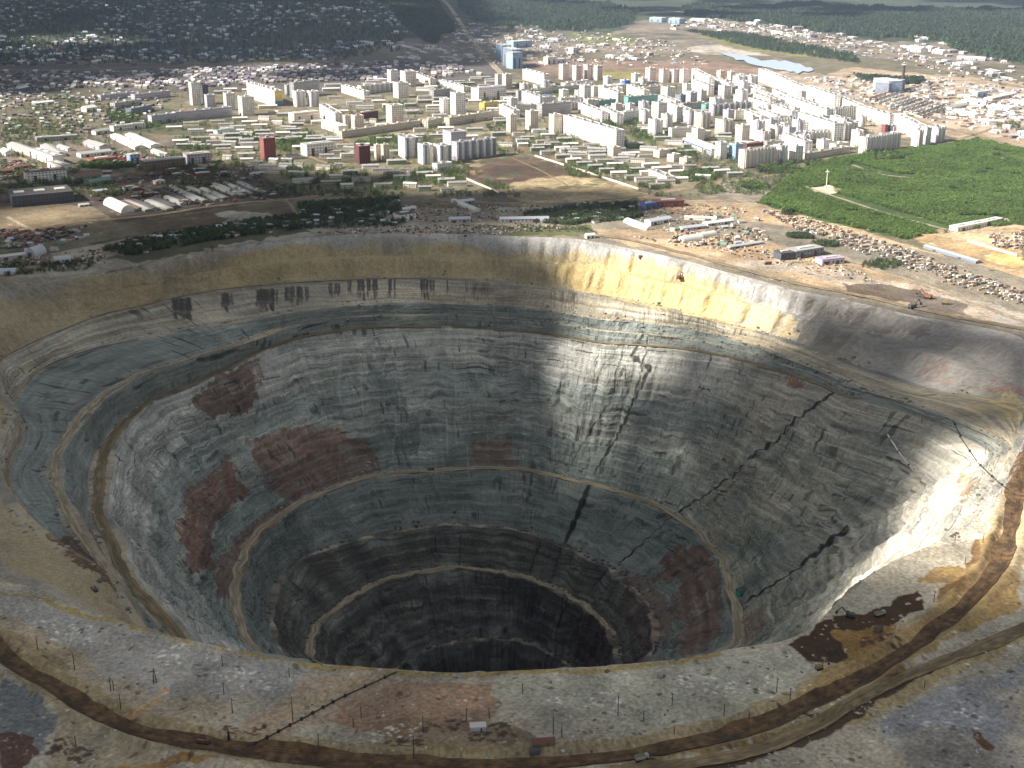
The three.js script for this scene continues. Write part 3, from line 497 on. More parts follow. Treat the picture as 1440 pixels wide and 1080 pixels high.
cloud('flat cumulus over the distant forest', shade([[720, 40], [900, 22], [1100, 30], [1400, 60], [1700, 70], [1700, -30], [640, -30]]), 190, 0.3);

// ---------- the town ----------
const pos = new Map();
const nameCount = new Map();
const numbered = (n) => { const k = nameCount.get(n) || 0; nameCount.set(n, k + 1); return k ? `${n}_${String(k).padStart(3, '0')}` : n; };
const things = [];                                                 // {o, base, px, share}
function thing(name, base, category, x, z, turn, px, py, group) {
  const o = new THREE.Group(); o.name = numbered(name); o.position.set(x, groundH(x, z), z); o.rotation.y = turn; o.userData = { label: base, category }; if (group) o.userData.group = group;
  scene.add(o); things.push({ o, base, px, py }); return o;
}
const lin = (h) => new THREE.Color(h);
const std = (c, r = 0.85, extra) => new THREE.MeshStandardMaterial({ color: lin(c), roughness: r, ...extra });
// plaster and panel walls carry a little grime
const wallTex = (() => { const c = canvas(256, 256), x = c.getContext('2d'), im = x.createImageData(256, 256); for (let j = 0; j < 256; j++) for (let i = 0; i < 256; i++) { const v = 240 + (fbm(i / 60, j / 50, 4) - 0.5) * 70 + (noise(i / 2, j / 14) - 0.5) * 22; im.data.set([v, v * 0.99, v * 0.975, 255], (j * 256 + i) * 4); } x.putImageData(im, 0, 0); const t = tex(c); t.wrapS = t.wrapT = THREE.RepeatWrapping; return t; })();
const WALL = {}; for (const [k, c] of Object.entries({ W: '#f6f4ef', C: '#eee7d8', G: '#b4b4b4', P: '#efe2d2', K: '#efe0da', R: '#a0625a', M: '#6e4644', T: '#8cc0bd', B: '#a9c6e2', L: '#c9c6d0', Y: '#e8d27a', E: '#dcd3c0', D: '#5c6068', S: '#8f98a8', U: '#5f7aa8', N: '#8a7a66', O: '#9aa58e' })) WALL[k] = new THREE.MeshStandardMaterial({ color: lin(c), roughness: 0.88, map: wallTex });
const CNAME = { W: 'white', C: 'cream', G: 'grey', P: 'peach', K: 'pink', R: 'brick red', M: 'maroon', T: 'turquoise', B: 'light blue', L: 'pale lilac', Y: 'yellow', E: 'beige', D: 'dark grey', S: 'blue-grey', U: 'blue', N: 'brown', O: 'grey-green' };
const glassMat = new THREE.MeshStandardMaterial({ color: lin('#3a4450'), roughness: 0.25 });
const ROOF = { flat: std('#8f8b84'), pale: std('#d6d3cb'), grey: std('#a3a19c'), dark: std('#55524f'), red: std('#7d5146'), blue: std('#4a6cb0'), green: std('#6f8f80'), silver: std('#c4c8cc', 0.45, { metalness: 0.3 }), purple: std('#a99ab0'), rust: std('#6e5648') };
const box1 = new THREE.BoxGeometry(1, 1, 1); box1.translate(0, 0.5, 0);
const prism1 = (() => { const s = new THREE.Shape(); s.moveTo(-0.5, 0); s.lineTo(0.5, 0); s.lineTo(0, 1); s.closePath(); const g = new THREE.ExtrudeGeometry(s, { depth: 1, bevelEnabled: false }); g.translate(0, 0, -0.5); g.rotateY(Math.PI / 2); return g; })();   // ridge along x
const vault1 = (() => { const s = new THREE.Shape(); s.absellipse(0, 0, 0.5, 1, 0, Math.PI, false); const g = new THREE.ExtrudeGeometry(s, { depth: 1, bevelEnabled: false, curveSegments: 12 }); g.translate(0, 0, -0.5); g.rotateY(Math.PI / 2); return g; })();
const part = (name, geo, mat, parent, x, y, z, sx, sy, sz, ry = 0) => { const m = mesh(name, geo, mat, parent); m.position.set(x, y, z); m.scale.set(sx, sy, sz); m.rotation.y = ry; return m; };
const sub = (name, geo, mat, p, x, y, z, sx, sy, sz) => part(name, geo, mat, p, (x - p.position.x) / p.scale.x, (y - p.position.y) / p.scale.y, (z - p.position.z) / p.scale.z, sx / p.scale.x, sy / p.scale.y, sz / p.scale.z);   // a sub-part given in the thing's own metres
const winCache = new Map();
function winGeo(n, st) {                                           // n x st panes on a unit facade 1 x 1
  const key = n * 100 + st; if (winCache.has(key)) return winCache.get(key);
  const P = [], I = []; for (let j = 0; j < st; j++) for (let i = 0; i < n; i++) { const x = (i + 0.5) / n - 0.5, y = (j + 0.5) / st, w = 0.19 / n, h = 0.19 / st, k = P.length / 3; P.push(x - w, y - h, 0, x + w, y - h, 0, x + w, y + h, 0, x - w, y + h, 0); I.push(k, k + 1, k + 2, k, k + 2, k + 3); }
  const g = new THREE.BufferGeometry(); g.setAttribute('position', new THREE.Float32BufferAttribute(P, 3)); g.setAttribute('uv', new THREE.Float32BufferAttribute(P.length / 3 * 2, 2)); g.setIndex(I); g.computeVertexNormals(); winCache.set(key, g); return g;
}
function windows(o, len, h, face, off, stH = 4.2, bay = 5) {       // face: f front, b back, l left end, r right end
  const n = Math.max(1, Math.round(len / bay)), st = Math.max(1, Math.round(h / stH)), m = part('windows', winGeo(n, st), glassMat, o, 0, 0.2, 0, len * 0.96, h * 0.96, 1);
  m.userData.kind = 'stuff';
  if (face === 'f') m.position.z = off; else if (face === 'b') { m.position.z = -off; m.rotation.y = Math.PI; } else { m.position.x = face === 'l' ? -off : off; m.rotation.y = face === 'l' ? -Math.PI / 2 : Math.PI / 2; }
}
function apartment(o, L, Dp, h, col, f = '') {
  const w = WALL[col];
  part('wall', box1, w, o, 0, 0, 0, L, h, Dp);
  const roof = part('roof', box1, ROOF.flat, o, 0, h, 0, L - 0.8, 0.35, Dp - 0.8);
  for (const [x, z, sx, sz] of [[0, Dp / 2 - 0.15, L + 0.5, 0.7], [0, -Dp / 2 + 0.15, L + 0.5, 0.7], [-L / 2 + 0.15, 0, 0.7, Dp - 0.85], [L / 2 - 0.15, 0, 0.7, Dp - 0.85]]) sub('parapet', box1, w, roof, x, h + 0.004, z, sx, 1.3, sz);
  const nh = Math.max(1, Math.round(L / 32));
  for (let i = 0; i < nh; i++) sub('roof_hut', box1, rnd() < 0.5 ? w : WALL.G, roof, ((i + 0.5) / nh - 0.5) * L, h + 0.36, rr(-1, 1), Math.min(6, L * 0.3), rr(2.6, 3.8), Math.min(5, Dp * 0.4));
  if (f.includes('r')) {
    const n = Math.max(2, Math.round(L / 8.5));
    for (let i = 0; i < n; i++) part('balcony_stack', box1, i % 2 || f.includes('w') ? WALL.W : WALL[f.includes('k') ? 'K' : f.includes('d') ? 'S' : 'L'], o, ((i + 0.5) / n - 0.5) * L, 1.5, Dp / 2 + 0.95, L / n * 0.5, h - 1, 1.9);
    windows(o, L, h, 'f', Dp / 2 + 0.05, 4.2, L / n);
  } else windows(o, L, h, 'f', Dp / 2 + 0.05);
  windows(o, Dp, h, 'l', L / 2 + 0.05, 4.2, 6.5);
  windows(o, L, h, 'b', Dp / 2 + 0.05); windows(o, Dp, h, 'r', L / 2 + 0.05, 4.2, 6.5);
  return roof;
}
const LAND = [
  [275, 135, 'beside the dark towers at left'], [372, 130, 'by the long slab with yellow end'], [430, 145, 'around the yellow-panelled towers'], [440, 175, 'by the peach block left of centre'], [300, 165, 'around the long lilac slab'], [515, 180, 'along the long beige slab'], [555, 160, 'around the maroon hall'], [565, 120, 'under the dark hillside'],
  [640, 155, 'around the tall twin towers'], [650, 130, 'near the purple-roofed hall'], [710, 118, 'by the two peach towers'], [750, 180, 'left of the huge white slab'], [860, 205, 'in front of the huge white slab'], [775, 150, 'beside the grey-fronted hotel'], [820, 118, 'below the four pink towers'], [840, 165, 'behind the huge white slab'], [890, 140, 'around the turquoise store'], [930, 115, 'in the far pink tower row'], [940, 185, 'beside the leafy square'],
  [990, 120, 'at the far corner of the white rows'], [1045, 125, 'in the far white rows'], [1120, 140, 'in the long white wall of blocks'], [1010, 165, 'by the purple ribbed block'], [1040, 195, 'by the beige towers'], [1110, 175, 'in the middle white rows'], [1150, 200, 'by the largest white block on the right'], [1190, 170, 'at the outer white row'], [1080, 225, 'by the pink ribbed block'], [1240, 205, 'facing the green wood'], [1310, 195, 'at the last corner before the wood'], [1160, 222, 'above the green wood'],
  [370, 215, 'near the brick red tower'], [450, 215, 'by the white hall right of the red tower'], [510, 225, 'by the maroon tower'], [600, 215, 'around the ribbed grey blocks'], [670, 215, 'overlooking the brown field'], [540, 255, 'below the maroon tower'], [620, 260, 'at the left corner of the brown field'], [800, 220, 'along the pale fence'], [880, 240, 'at the right end of the pale fence'], [1000, 245, 'below the blue-striped store'], [950, 240, 'near the small cream blocks'],
  [60, 275, 'by the dark warehouse'], [60, 235, 'behind the white factory hall'], [150, 205, 'among the left works'], [230, 235, 'along the left works road'], [330, 255, 'in the dark left yard'], [80, 360, 'by the barrel tanks at the left rim'], [280, 200, 'above the lilac hall'], [130, 150, 'among the cottages at left'],
  [600, 300, 'just above the pit rim'], [740, 310, 'at the rim below the brown field'], [930, 305, 'at the red store by the rim road'], [1000, 330, 'among the rim workshops'], [1130, 360, 'by the dark rim workshop'], [1350, 330, 'in the far right yard'], [715, 80, 'at the blue silos'], [1250, 120, 'at the pale blue plant'], [1370, 150, 'in the right depot'], [1270, 155, 'in the garage rows'], [1000, 60, 'by the far bare ground'], [850, 75, 'beyond the pink towers'], [1150, 70, 'beside the far pond'], [1340, 75, 'by the far forest edge'], [620, 75, 'beside the straight forest road'],
];
const near = (px, py) => { let b = null, d = 1e9; for (const l of LAND) { const e = Math.hypot(l[0] - px, (l[1] - py) * 2.2); if (e < d) { d = e; b = l; } } return b[2]; };
const UDIR = [0.46, 0.888];
// tower(left px, right px, base py, height px, colour, flags)
function tower(x0, x1, yb, hp, col, f = '') {
  const mx = (x0 + x1) / 2; let [x, z] = gp(mx, yb); const s = scaleAt(z), W = (x1 - x0) / s, Lv = W * 0.62 / 0.888, Lu = clamp(W * 0.38 / 0.46, 9, Lv * 1.5), h = hp / s * 1.03;
  z -= Lu * 0.44;
  const o = thing('apartment_tower', `${CNAME[col]} ${f.includes('r') ? 'ribbed ' : ''}apartment tower ${near(mx, yb - 5)}`, 'apartment block', x, z, Math.atan2(0.46, 0.888), mx, yb);
  apartment(o, Lv, Lu, h, col, f); return o;
}
// slab(x1, y1, x2, y2: foot of its visible long front, height px, colour, flags, depth)
function slab(x1, y1, x2, y2, hp, col, f = '', dp = 15) {
  const [ax, az] = gp(x1, y1), [bx, bz] = gp(x2, y2), L = Math.hypot(bx - ax, bz - az), dx = (bx - ax) / L, dz = (bz - az) / L, mx = (ax + bx) / 2, mz = (az + bz) / 2, s = scaleAt(mz), h = hp / s * 1.03;
  const nx = -dz, nz = dx, cx = mx - nx * dp / 2, cz = mz - nz * dp / 2;       // outward normal (nx, nz) points at the viewer's side
  const o = thing('apartment_block', `${CNAME[col]} ${f.includes('r') ? 'ribbed ' : ''}${h > 24 ? 'tall ' : 'low '}${L > 90 ? 'long slab block' : 'slab block'} ${near((x1 + x2) / 2, (y1 + y2) / 2 - 5)}`, 'apartment block', cx, cz, Math.atan2(nx, nz), (x1 + x2) / 2, (y1 + y2) / 2);
  apartment(o, L, dp, h, col, f); return [o, L, dp, h];
}
for (const a of [
  [265, 283, 148, 30, 'W'], [284, 294, 146, 25, 'D'], [286, 303, 152, 17, 'L'], [313, 331, 155, 22, 'W'], [333, 358, 163, 25, 'W'], [399, 413, 134, 13, 'G'], [410, 430, 150, 20, 'W', 'r'], [431, 449, 150, 20, 'W', 'r'],
  [544, 560, 117, 17, 'W'], [562, 585, 121, 19, 'K'], [552, 575, 138, 20, 'W'], [696, 706, 126, 20, 'P'], [706, 720, 124, 18, 'P'], [618, 633, 161, 20, 'W'], [633, 655, 163, 30, 'W'], [542, 568, 177, 27, 'C'], [482, 493, 184, 20, 'P'], [493, 512, 182, 18, 'P'],
  [786, 800, 112, 20, 'K'], [805, 818, 113, 19, 'K'], [821, 833, 112, 19, 'K'], [835, 847, 113, 19, 'K'], [908, 922, 115, 18, 'K'], [927, 940, 116, 17, 'K'], [942, 955, 116, 17, 'K'], [956, 968, 117, 18, 'K'], [815, 831, 146, 24, 'W'], [842, 858, 138, 16, 'W'], [864, 876, 146, 14, 'W'], [739, 757, 183, 25, 'C'], [772, 790, 188, 25, 'C'], [712, 727, 186, 23, 'C'],
  [917, 938, 168, 22, 'W'], [945, 960, 172, 20, 'W'], [912, 932, 192, 22, 'W', 'r'], [930, 950, 140, 16, 'W'], [950, 966, 150, 15, 'S'], [962, 980, 175, 18, 'L', 'r'], [993, 1003, 126, 18, 'W'], [1008, 1019, 117, 16, 'P'], [1023, 1033, 118, 16, 'P'], [1031, 1047, 128, 19, 'W', 'r'], [1047, 1066, 124, 16, 'W', 'r'], [1011, 1028, 138, 16, 'W'], [1035, 1052, 147, 19, 'W', 'r'],
  [1122, 1133, 146, 16, 'G'], [1091, 1102, 158, 10, 'D'], [1154, 1172, 173, 18, 'W'], [985, 993, 154, 9, 'W'], [977, 999, 181, 21, 'E', 'r'], [1007, 1032, 190, 20, 'E', 'r'], [1035, 1054, 200, 22, 'C'], [1055, 1075, 196, 24, 'W', 'r'], [1063, 1084, 203, 17, 'W', 'rk'], [1176, 1198, 197, 22, 'C', 'r'], [1198, 1214, 207, 22, 'W', 'rk'], [1240, 1249, 190, 13, 'R'], [1249, 1261, 190, 12, 'D', 'r'],
  [1283, 1298, 206, 22, 'W', 'rk'], [1296, 1309, 203, 22, 'W'], [1307, 1329, 200, 20, 'W', 'r'], [1006, 1022, 224, 22, 'W'], [1026, 1045, 224, 20, 'B'], [1088, 1107, 230, 24, 'W', 'r'], [1110, 1129, 228, 21, 'W'], [1150, 1168, 210, 12, 'W'], [364, 388, 226, 30, 'R'], [497, 521, 230, 23, 'M'], [526, 535, 225, 20, 'P'], [535, 548, 226, 21, 'E'], [559, 589, 222, 27, 'W', 'rd'], [587, 609, 231, 26, 'W', 'rd'], [609, 635, 231, 25, 'W', 'rd'], [622, 656, 213, 26, 'L'], [855, 873, 220, 12, 'P'],
  [1140, 1152, 186, 16, 'W', 'r'], [1066, 1080, 160, 12, 'W'], [960, 972, 132, 13, 'W'], [975, 988, 140, 12, 'W', 'r'], [1205, 1218, 178, 14, 'W', 'r'], [880, 893, 160, 13, 'W'], [898, 912, 158, 14, 'L'],
]) tower(...a);
for (const a of [
  [214, 175, 247, 171, 11, 'L'], [247.5, 171, 290, 167, 12, 'L'], [290.5, 167, 327, 163, 12, 'L'], [414, 138, 449, 133, 20, 'G'], [508, 133, 553, 128, 11, 'C', 'r'], [586, 113, 605, 121, 9, 'K'], [617, 120, 652, 130, 7, 'W'], [480, 130, 512, 140, 10, 'W'], [610, 138, 633, 135, 10, 'G'],
  [481, 195, 555, 184, 9, 'E'], [556, 184, 601, 178, 9, 'E'], [602, 180, 622, 175, 9, 'E'], [632, 177, 668, 171, 10, 'E'], [669, 171, 702, 166, 10, 'E'], [681, 155, 700, 152, 9, 'Y'], [702, 160, 722, 170, 13, 'W'], [735, 112, 765, 120, 14, 'W'], [795, 126, 828, 121, 8, 'W'], [752, 133, 815, 127, 7, 'C'], [902, 138, 933, 134, 13, 'C'], [883, 150, 925, 146, 12, 'T'], [832, 152, 842, 151, 10, 'W'], [842, 151, 866, 148, 8, 'T'], [762, 164, 803, 160, 16, 'G', '', 20], [813, 158, 846, 172, 13, 'W'], [848, 166, 867, 176, 14, 'W'], [877, 171, 910, 166, 12, 'W'], [742, 146, 760, 142, 12, 'W'],
  [790, 187, 866, 211, 25, 'W', '', 18], [972, 114, 996, 128, 17, 'W'], [1066, 114, 1103, 130, 17, 'W'], [1105, 130, 1128, 140, 16, 'W'], [1131, 140, 1172, 155, 19, 'W'], [1175, 151, 1205, 164, 15, 'W'], [1207, 164, 1250, 177, 14, 'W'], [1256, 180, 1290, 198, 20, 'W'], [1056, 135, 1083, 146, 9, 'W'], [1085, 139, 1107, 149, 13, 'W'], [1052, 149, 1090, 161, 11, 'W'], [1104, 153, 1153, 171, 17, 'W'], [1172, 173, 1203, 168, 18, 'G', 'rw'], [1003, 163, 1058, 158, 14, 'L', 'rd'], [1059, 163, 1092, 176, 12, 'W'], [1079, 183, 1120, 179, 14, 'G', 'rw'], [1121, 181, 1172, 198, 22, 'W', '', 18], [1086, 184, 1126, 196, 8, 'W'], [1102, 205, 1143, 200, 13, 'G', 'rw'], [1046, 237, 1090, 231, 24, 'C', 'rk'], [1216, 217, 1265, 209, 22, 'W', 'rk'], [1135, 225, 1195, 215, 8, 'E'], [1175, 213, 1193, 210, 9, 'W'], [973, 198, 1000, 194, 9, 'C'], [643, 226, 698, 219, 24, 'L', 'rd', 17], [615, 241, 636, 238, 9, 'W'], [912, 247, 937, 258, 8, 'W'], [927, 222, 940, 220, 9, 'C'], [947, 228, 957, 226, 9, 'C'], [965, 233, 973, 231, 9, 'C'], [142, 141, 190, 136, 6, 'L'], [190, 142, 240, 136, 8, 'L'], [162, 153, 200, 147, 7, 'L'], [185, 162, 214, 156, 8, 'S'], [450, 165, 472, 179, 18, 'W'],
]) slab(...a);
{ // blocks with a mark of their own
  const [o, L, dp, h] = slab(348, 137, 387, 150, 20, 'W', '', 20);
  part('end_panel', box1, WALL.Y, o, L / 2 + 0.35, h * 0.38, 0, 0.6, h * 0.6, dp - 1.5).userData.label = 'bright yellow painted end panel'; part('end_panel', box1, WALL.U, o, L / 2 + 0.35, 0, 0, 0.6, h * 0.36, dp - 1.5).userData.label = 'blue painted foot of the end wall';
  for (let i = 0; i < 7; i++) part('roof_hut', box1, WALL.W, o, (i / 6 - 0.5) * L * 0.9, h + 0.4, 0, 5, 5, 7);
}
// two-storey houses with low roofs: [x0, x1, base y, turn: 0 along the rows, 1 end on]
const HOUSES = [[362, 390, 153], [376, 391, 161], [388, 413, 164], [294, 316, 174], [326, 348, 170], [339, 362, 175], [306, 329, 179], [353, 376, 180], [363, 380, 169, 1], [382, 398, 175, 1], [394, 418, 183, 1], [257, 280, 177], [337, 357, 191, 1], [387, 408, 191], [511, 537, 140], [522, 542, 145], [486, 510, 148], [500, 526, 153], [537, 555, 151], [568, 585, 150], [585, 610, 145], [598, 620, 157], [570, 587, 161], [600, 620, 170], [657, 678, 162], [640, 660, 143],
  [508, 533, 238], [522, 552, 243], [480, 504, 246], [493, 521, 256], [537, 563, 246], [563, 584, 244, 1], [552, 577, 253], [585, 609, 248], [525, 552, 264], [567, 587, 264, 1], [587, 607, 269], [598, 620, 253], [615, 640, 258], [628, 657, 263], [619, 640, 271], [478, 497, 265], [720, 738, 192], [732, 752, 197], [760, 780, 194], [747, 768, 187], [753, 772, 203], [727, 743, 207], [765, 787, 206], [782, 805, 199], [779, 802, 212], [745, 766, 213], [759, 781, 218], [780, 803, 223], [795, 818, 229], [827, 853, 224], [810, 833, 234], [837, 865, 230], [826, 848, 238], [853, 877, 235], [842, 864, 243], [858, 882, 248], [878, 900, 253], [885, 907, 242], [873, 900, 220], [897, 918, 223], [887, 908, 229, 1], [902, 928, 236], [899, 923, 247], [938, 960, 238], [912, 935, 265], [1022, 1045, 249], [985, 1012, 241], [1004, 1027, 245], [978, 1000, 253, 1], [960, 980, 238], [940, 962, 246], [948, 968, 256], [303, 325, 214], [333, 359, 221], [337, 356, 229], [313, 327, 225, 1], [268, 296, 198], [262, 285, 205, 1], [350, 370, 233], [363, 388, 238], [373, 402, 244], [378, 392, 229, 1], [395, 412, 229, 1], [392, 412, 236, 1], [413, 427, 236, 1], [405, 430, 248, 1], [410, 440, 258], [448, 470, 223], [459, 480, 229], [444, 466, 239, 1], [470, 482, 236], [462, 482, 252], [450, 480, 261], [385, 410, 200], [400, 425, 198], [630, 650, 167], [500, 520, 208], [528, 552, 199], [573, 597, 194], [603, 625, 194], [430, 455, 196], [652, 672, 196], [690, 712, 191], [1050, 1072, 172], [1000, 1022, 205], [700, 722, 206, 1], [460, 480, 140], [452, 478, 128], [448, 474, 152], [470, 490, 160], [455, 480, 122], [300, 325, 132], [340, 350, 130], [640, 668, 120], [660, 690, 112], [585, 612, 128, 1], [560, 590, 160], [655, 680, 185], [800, 815, 190, 1], [845, 870, 189], [880, 905, 207], [900, 925, 212, 1]];
const HLABEL = ['pale two-storey house', 'bright-roofed two-storey house', 'green-walled two-storey house', 'cream two-storey house'];
function house(x0, x1, yb, turn, px, py) {
  const mx = (x0 + x1) / 2; let [x, z] = gp(mx, yb); const s = scaleAt(z), W = (x1 - x0) / s, L = turn ? W * 0.95 : W * 0.92, D = clamp(L * 0.36, 9, 14), v = Math.floor(hash(x0 * 3 | 0, yb * 7 | 0) * 4), h = rr(6.2, 7.4);
  z -= D * 0.45;
  const ang = turn ? Math.atan2(UDIR[0], UDIR[1]) - 0.75 : Math.atan2(UDIR[0], UDIR[1]) - rr(0.2, 0.38);
  const zone = near(mx, yb - 4), o = thing('two_storey_house', `${HLABEL[v]} ${zone}`, 'house', x, z, ang, mx, yb);
  part('wall', box1, WALL[['W', 'E', 'O', 'C'][v]], o, 0, 0, 0, L, h, D); const rf = part('roof', prism1, [ROOF.grey, ROOF.pale, ROOF.grey, ROOF.flat][v], o, 0, h + 0.003, 0, L + 1.2, rr(1.8, 2.6), D + 1.6);
  if (v !== 1) for (const k of [-0.25, 0.2]) sub('chimney', box1, WALL.R, rf, k * L, h + 1.2, D * 0.12, 1, 2.2, 1);
  windows(o, L, h, 'f', D / 2 + 0.05, 3.5, 4.2); windows(o, D, h, 'l', L / 2 + 0.05, 3.5, 5);
}
for (const [x0, x1, yb, t] of HOUSES) house(x0, x1, yb, t || 0);
const polyPick = (poly) => { for (;;) { let x0 = 1e9, x1 = -1e9, y0 = 1e9, y1 = -1e9; for (const p of poly) { x0 = Math.min(x0, p[0]); x1 = Math.max(x1, p[0]); y0 = Math.min(y0, p[1]); y1 = Math.max(y1, p[1]); } const x = rr(x0, x1), y = rr(y0, y1); if (inside(poly, x, y)) return [x, y]; } };
const freeAt = (x, z, d) => things.every((t) => Math.hypot(t.o.position.x - x, t.o.position.z - z) > d);
for (const [poly, n] of [[[[300, 185], [480, 165], [640, 178], [700, 200], [640, 238], [480, 228], [380, 232]], 46], [[[560, 130], [720, 130], [760, 160], [720, 180], [600, 165]], 22], [[[720, 195], [860, 210], [960, 250], [930, 268], [800, 228]], 30], [[[880, 160], [960, 140], [1060, 190], [1040, 230], [940, 215]], 24], [[[240, 178], [360, 184], [350, 216], [250, 212]], 14], [[[300, 130], [520, 112], [700, 112], [760, 128], [560, 128], [330, 140]], 24]]) for (let i = 0, k = 0; i < n && k < n * 20; k++) { const [px, py] = polyPick(poly), [x, z] = gp(px, py), s = scaleAt(z), w = rr(28, 40) * s; if (!freeAt(x, z, 31)) continue; house(px - w / 2, px + w / 2, py, rnd() < 0.15 ? 1 : 0); i++; }
{ const poly = [[860, 118], [1060, 122], [1210, 182], [1150, 215], [1000, 205], [880, 170], [700, 170], [720, 130]]; for (let i = 0, k = 0; i < 80 && k < 2400; k++) { const [px, py] = polyPick(poly), [x, z] = gp(px, py), s = scaleAt(z); if (!freeAt(x, z, 31)) continue; if (rnd() < 0.45) tower(px - 12 * s, px + 12 * s, py, rr(22, 34) * s, pick(['W', 'W', 'C', 'L']), rnd() < 0.4 ? 'r' : ''); else if (rnd() < 0.5) slab(px - 24 * s, py - 5 * s, px + 20 * s, py + 12 * s, rr(14, 28) * s, pick(['W', 'W', 'C'])); else slab(px - 26 * s, py + 1.5 * s, px + 26 * s, py - 1.5 * s, rr(12, 22) * s, pick(['W', 'C', 'L', 'G']), rnd() < 0.4 ? 'rw' : ''); i++; } }
// works sheds, halls and depots: footprint by the foot of the visible long side
function shed(x1, y1, x2, y2, hp, col, roof, kind = 'gable', dp = 18, label) {
  const [ax, az] = gp(x1, y1), [bx, bz] = gp(x2, y2), L = Math.hypot(bx - ax, bz - az), dx = (bx - ax) / L, dz = (bz - az) / L, mz = (az + bz) / 2, s = scaleAt(mz), h = hp / s, nx = -dz, nz = dx;
  if (label && /^(tiny |small weathered|long low weathered|long low garage)/.test(label)) label = label.replace(/^tiny small pale|^small weathered|^long low weathered|^long low/, (m) => (m.startsWith('tiny') ? 'small ' : m.startsWith('small') ? 'small weathered ' : 'long low ') + CNAME[col] + (roof === 'rust' ? ' rusty-roofed' : roof === 'dark' ? ' dark-roofed' : kind === 'flat' ? ' flat-roofed' : ' gabled'));
  const cx = (ax + bx) / 2 - nx * dp / 2, cz = mz - nz * dp / 2, px = (x1 + x2) / 2, py = (y1 + y2) / 2;
  const nm = kind === 'vault' ? 'barrel_hangar' : kind === 'flat' ? 'works_hall' : 'gabled_shed';
  const o = thing(nm, label || `${CNAME[col]} ${kind === 'vault' ? 'barrel-roofed hangar' : kind === 'flat' ? 'flat-roofed hall' : 'gabled shed'} ${near(px, py)}`, kind === 'vault' ? 'hangar' : kind === 'flat' ? 'hall' : 'shed', cx, cz, Math.atan2(nx, nz), px, py);
  if (kind === 'vault') { part('roof', vault1, ROOF[roof], o, 0, 0.01, 0, L, h, dp); part('end_wall', vault1, WALL[col], o, -L / 2 - 0.25, 0, 0, 0.4, h * 0.97, dp * 0.97); part('end_wall', vault1, WALL[col], o, L / 2 + 0.25, 0, 0, 0.4, h * 0.97, dp * 0.97); part('door', box1, ROOF.dark, o, -L / 2 - 0.6, 0, 0, 0.2, h * 0.5, dp * 0.35); }
  else {
    const hw = kind === 'flat' ? h : h * 0.72;
    part('wall', box1, WALL[col], o, 0, 0, 0, L, hw, dp);
    if (kind === 'flat') { part('roof', box1, ROOF[roof], o, 0, hw + 0.003, 0, L + 0.8, 0.7, dp + 0.8); const n = Math.max(1, L / 30 | 0); for (let i = 0; i < n; i++) part('skylight', box1, ROOF.pale, o, ((i + 0.5) / n - 0.5) * L, hw + 0.71, 0, L / n * 0.5, 1.3, dp * 0.25); }
    else part('roof', prism1, ROOF[roof], o, 0, hw + 0.003, 0, L + 0.8, h * 0.34, dp + 1.4);
    part('door', box1, ROOF.dark, o, -L * 0.28, 0, dp / 2 + 0.06, Math.min(5, L * 0.2), hw * 0.65, 0.12); part('door', box1, ROOF.dark, o, L * 0.2, 0, dp / 2 + 0.06, Math.min(5, L * 0.2), hw * 0.65, 0.12);
    if (h > 6) windows(o, L, hw, 'f', dp / 2 + 0.02, 5, 6);
  }
  return [o, L, dp, h];
}
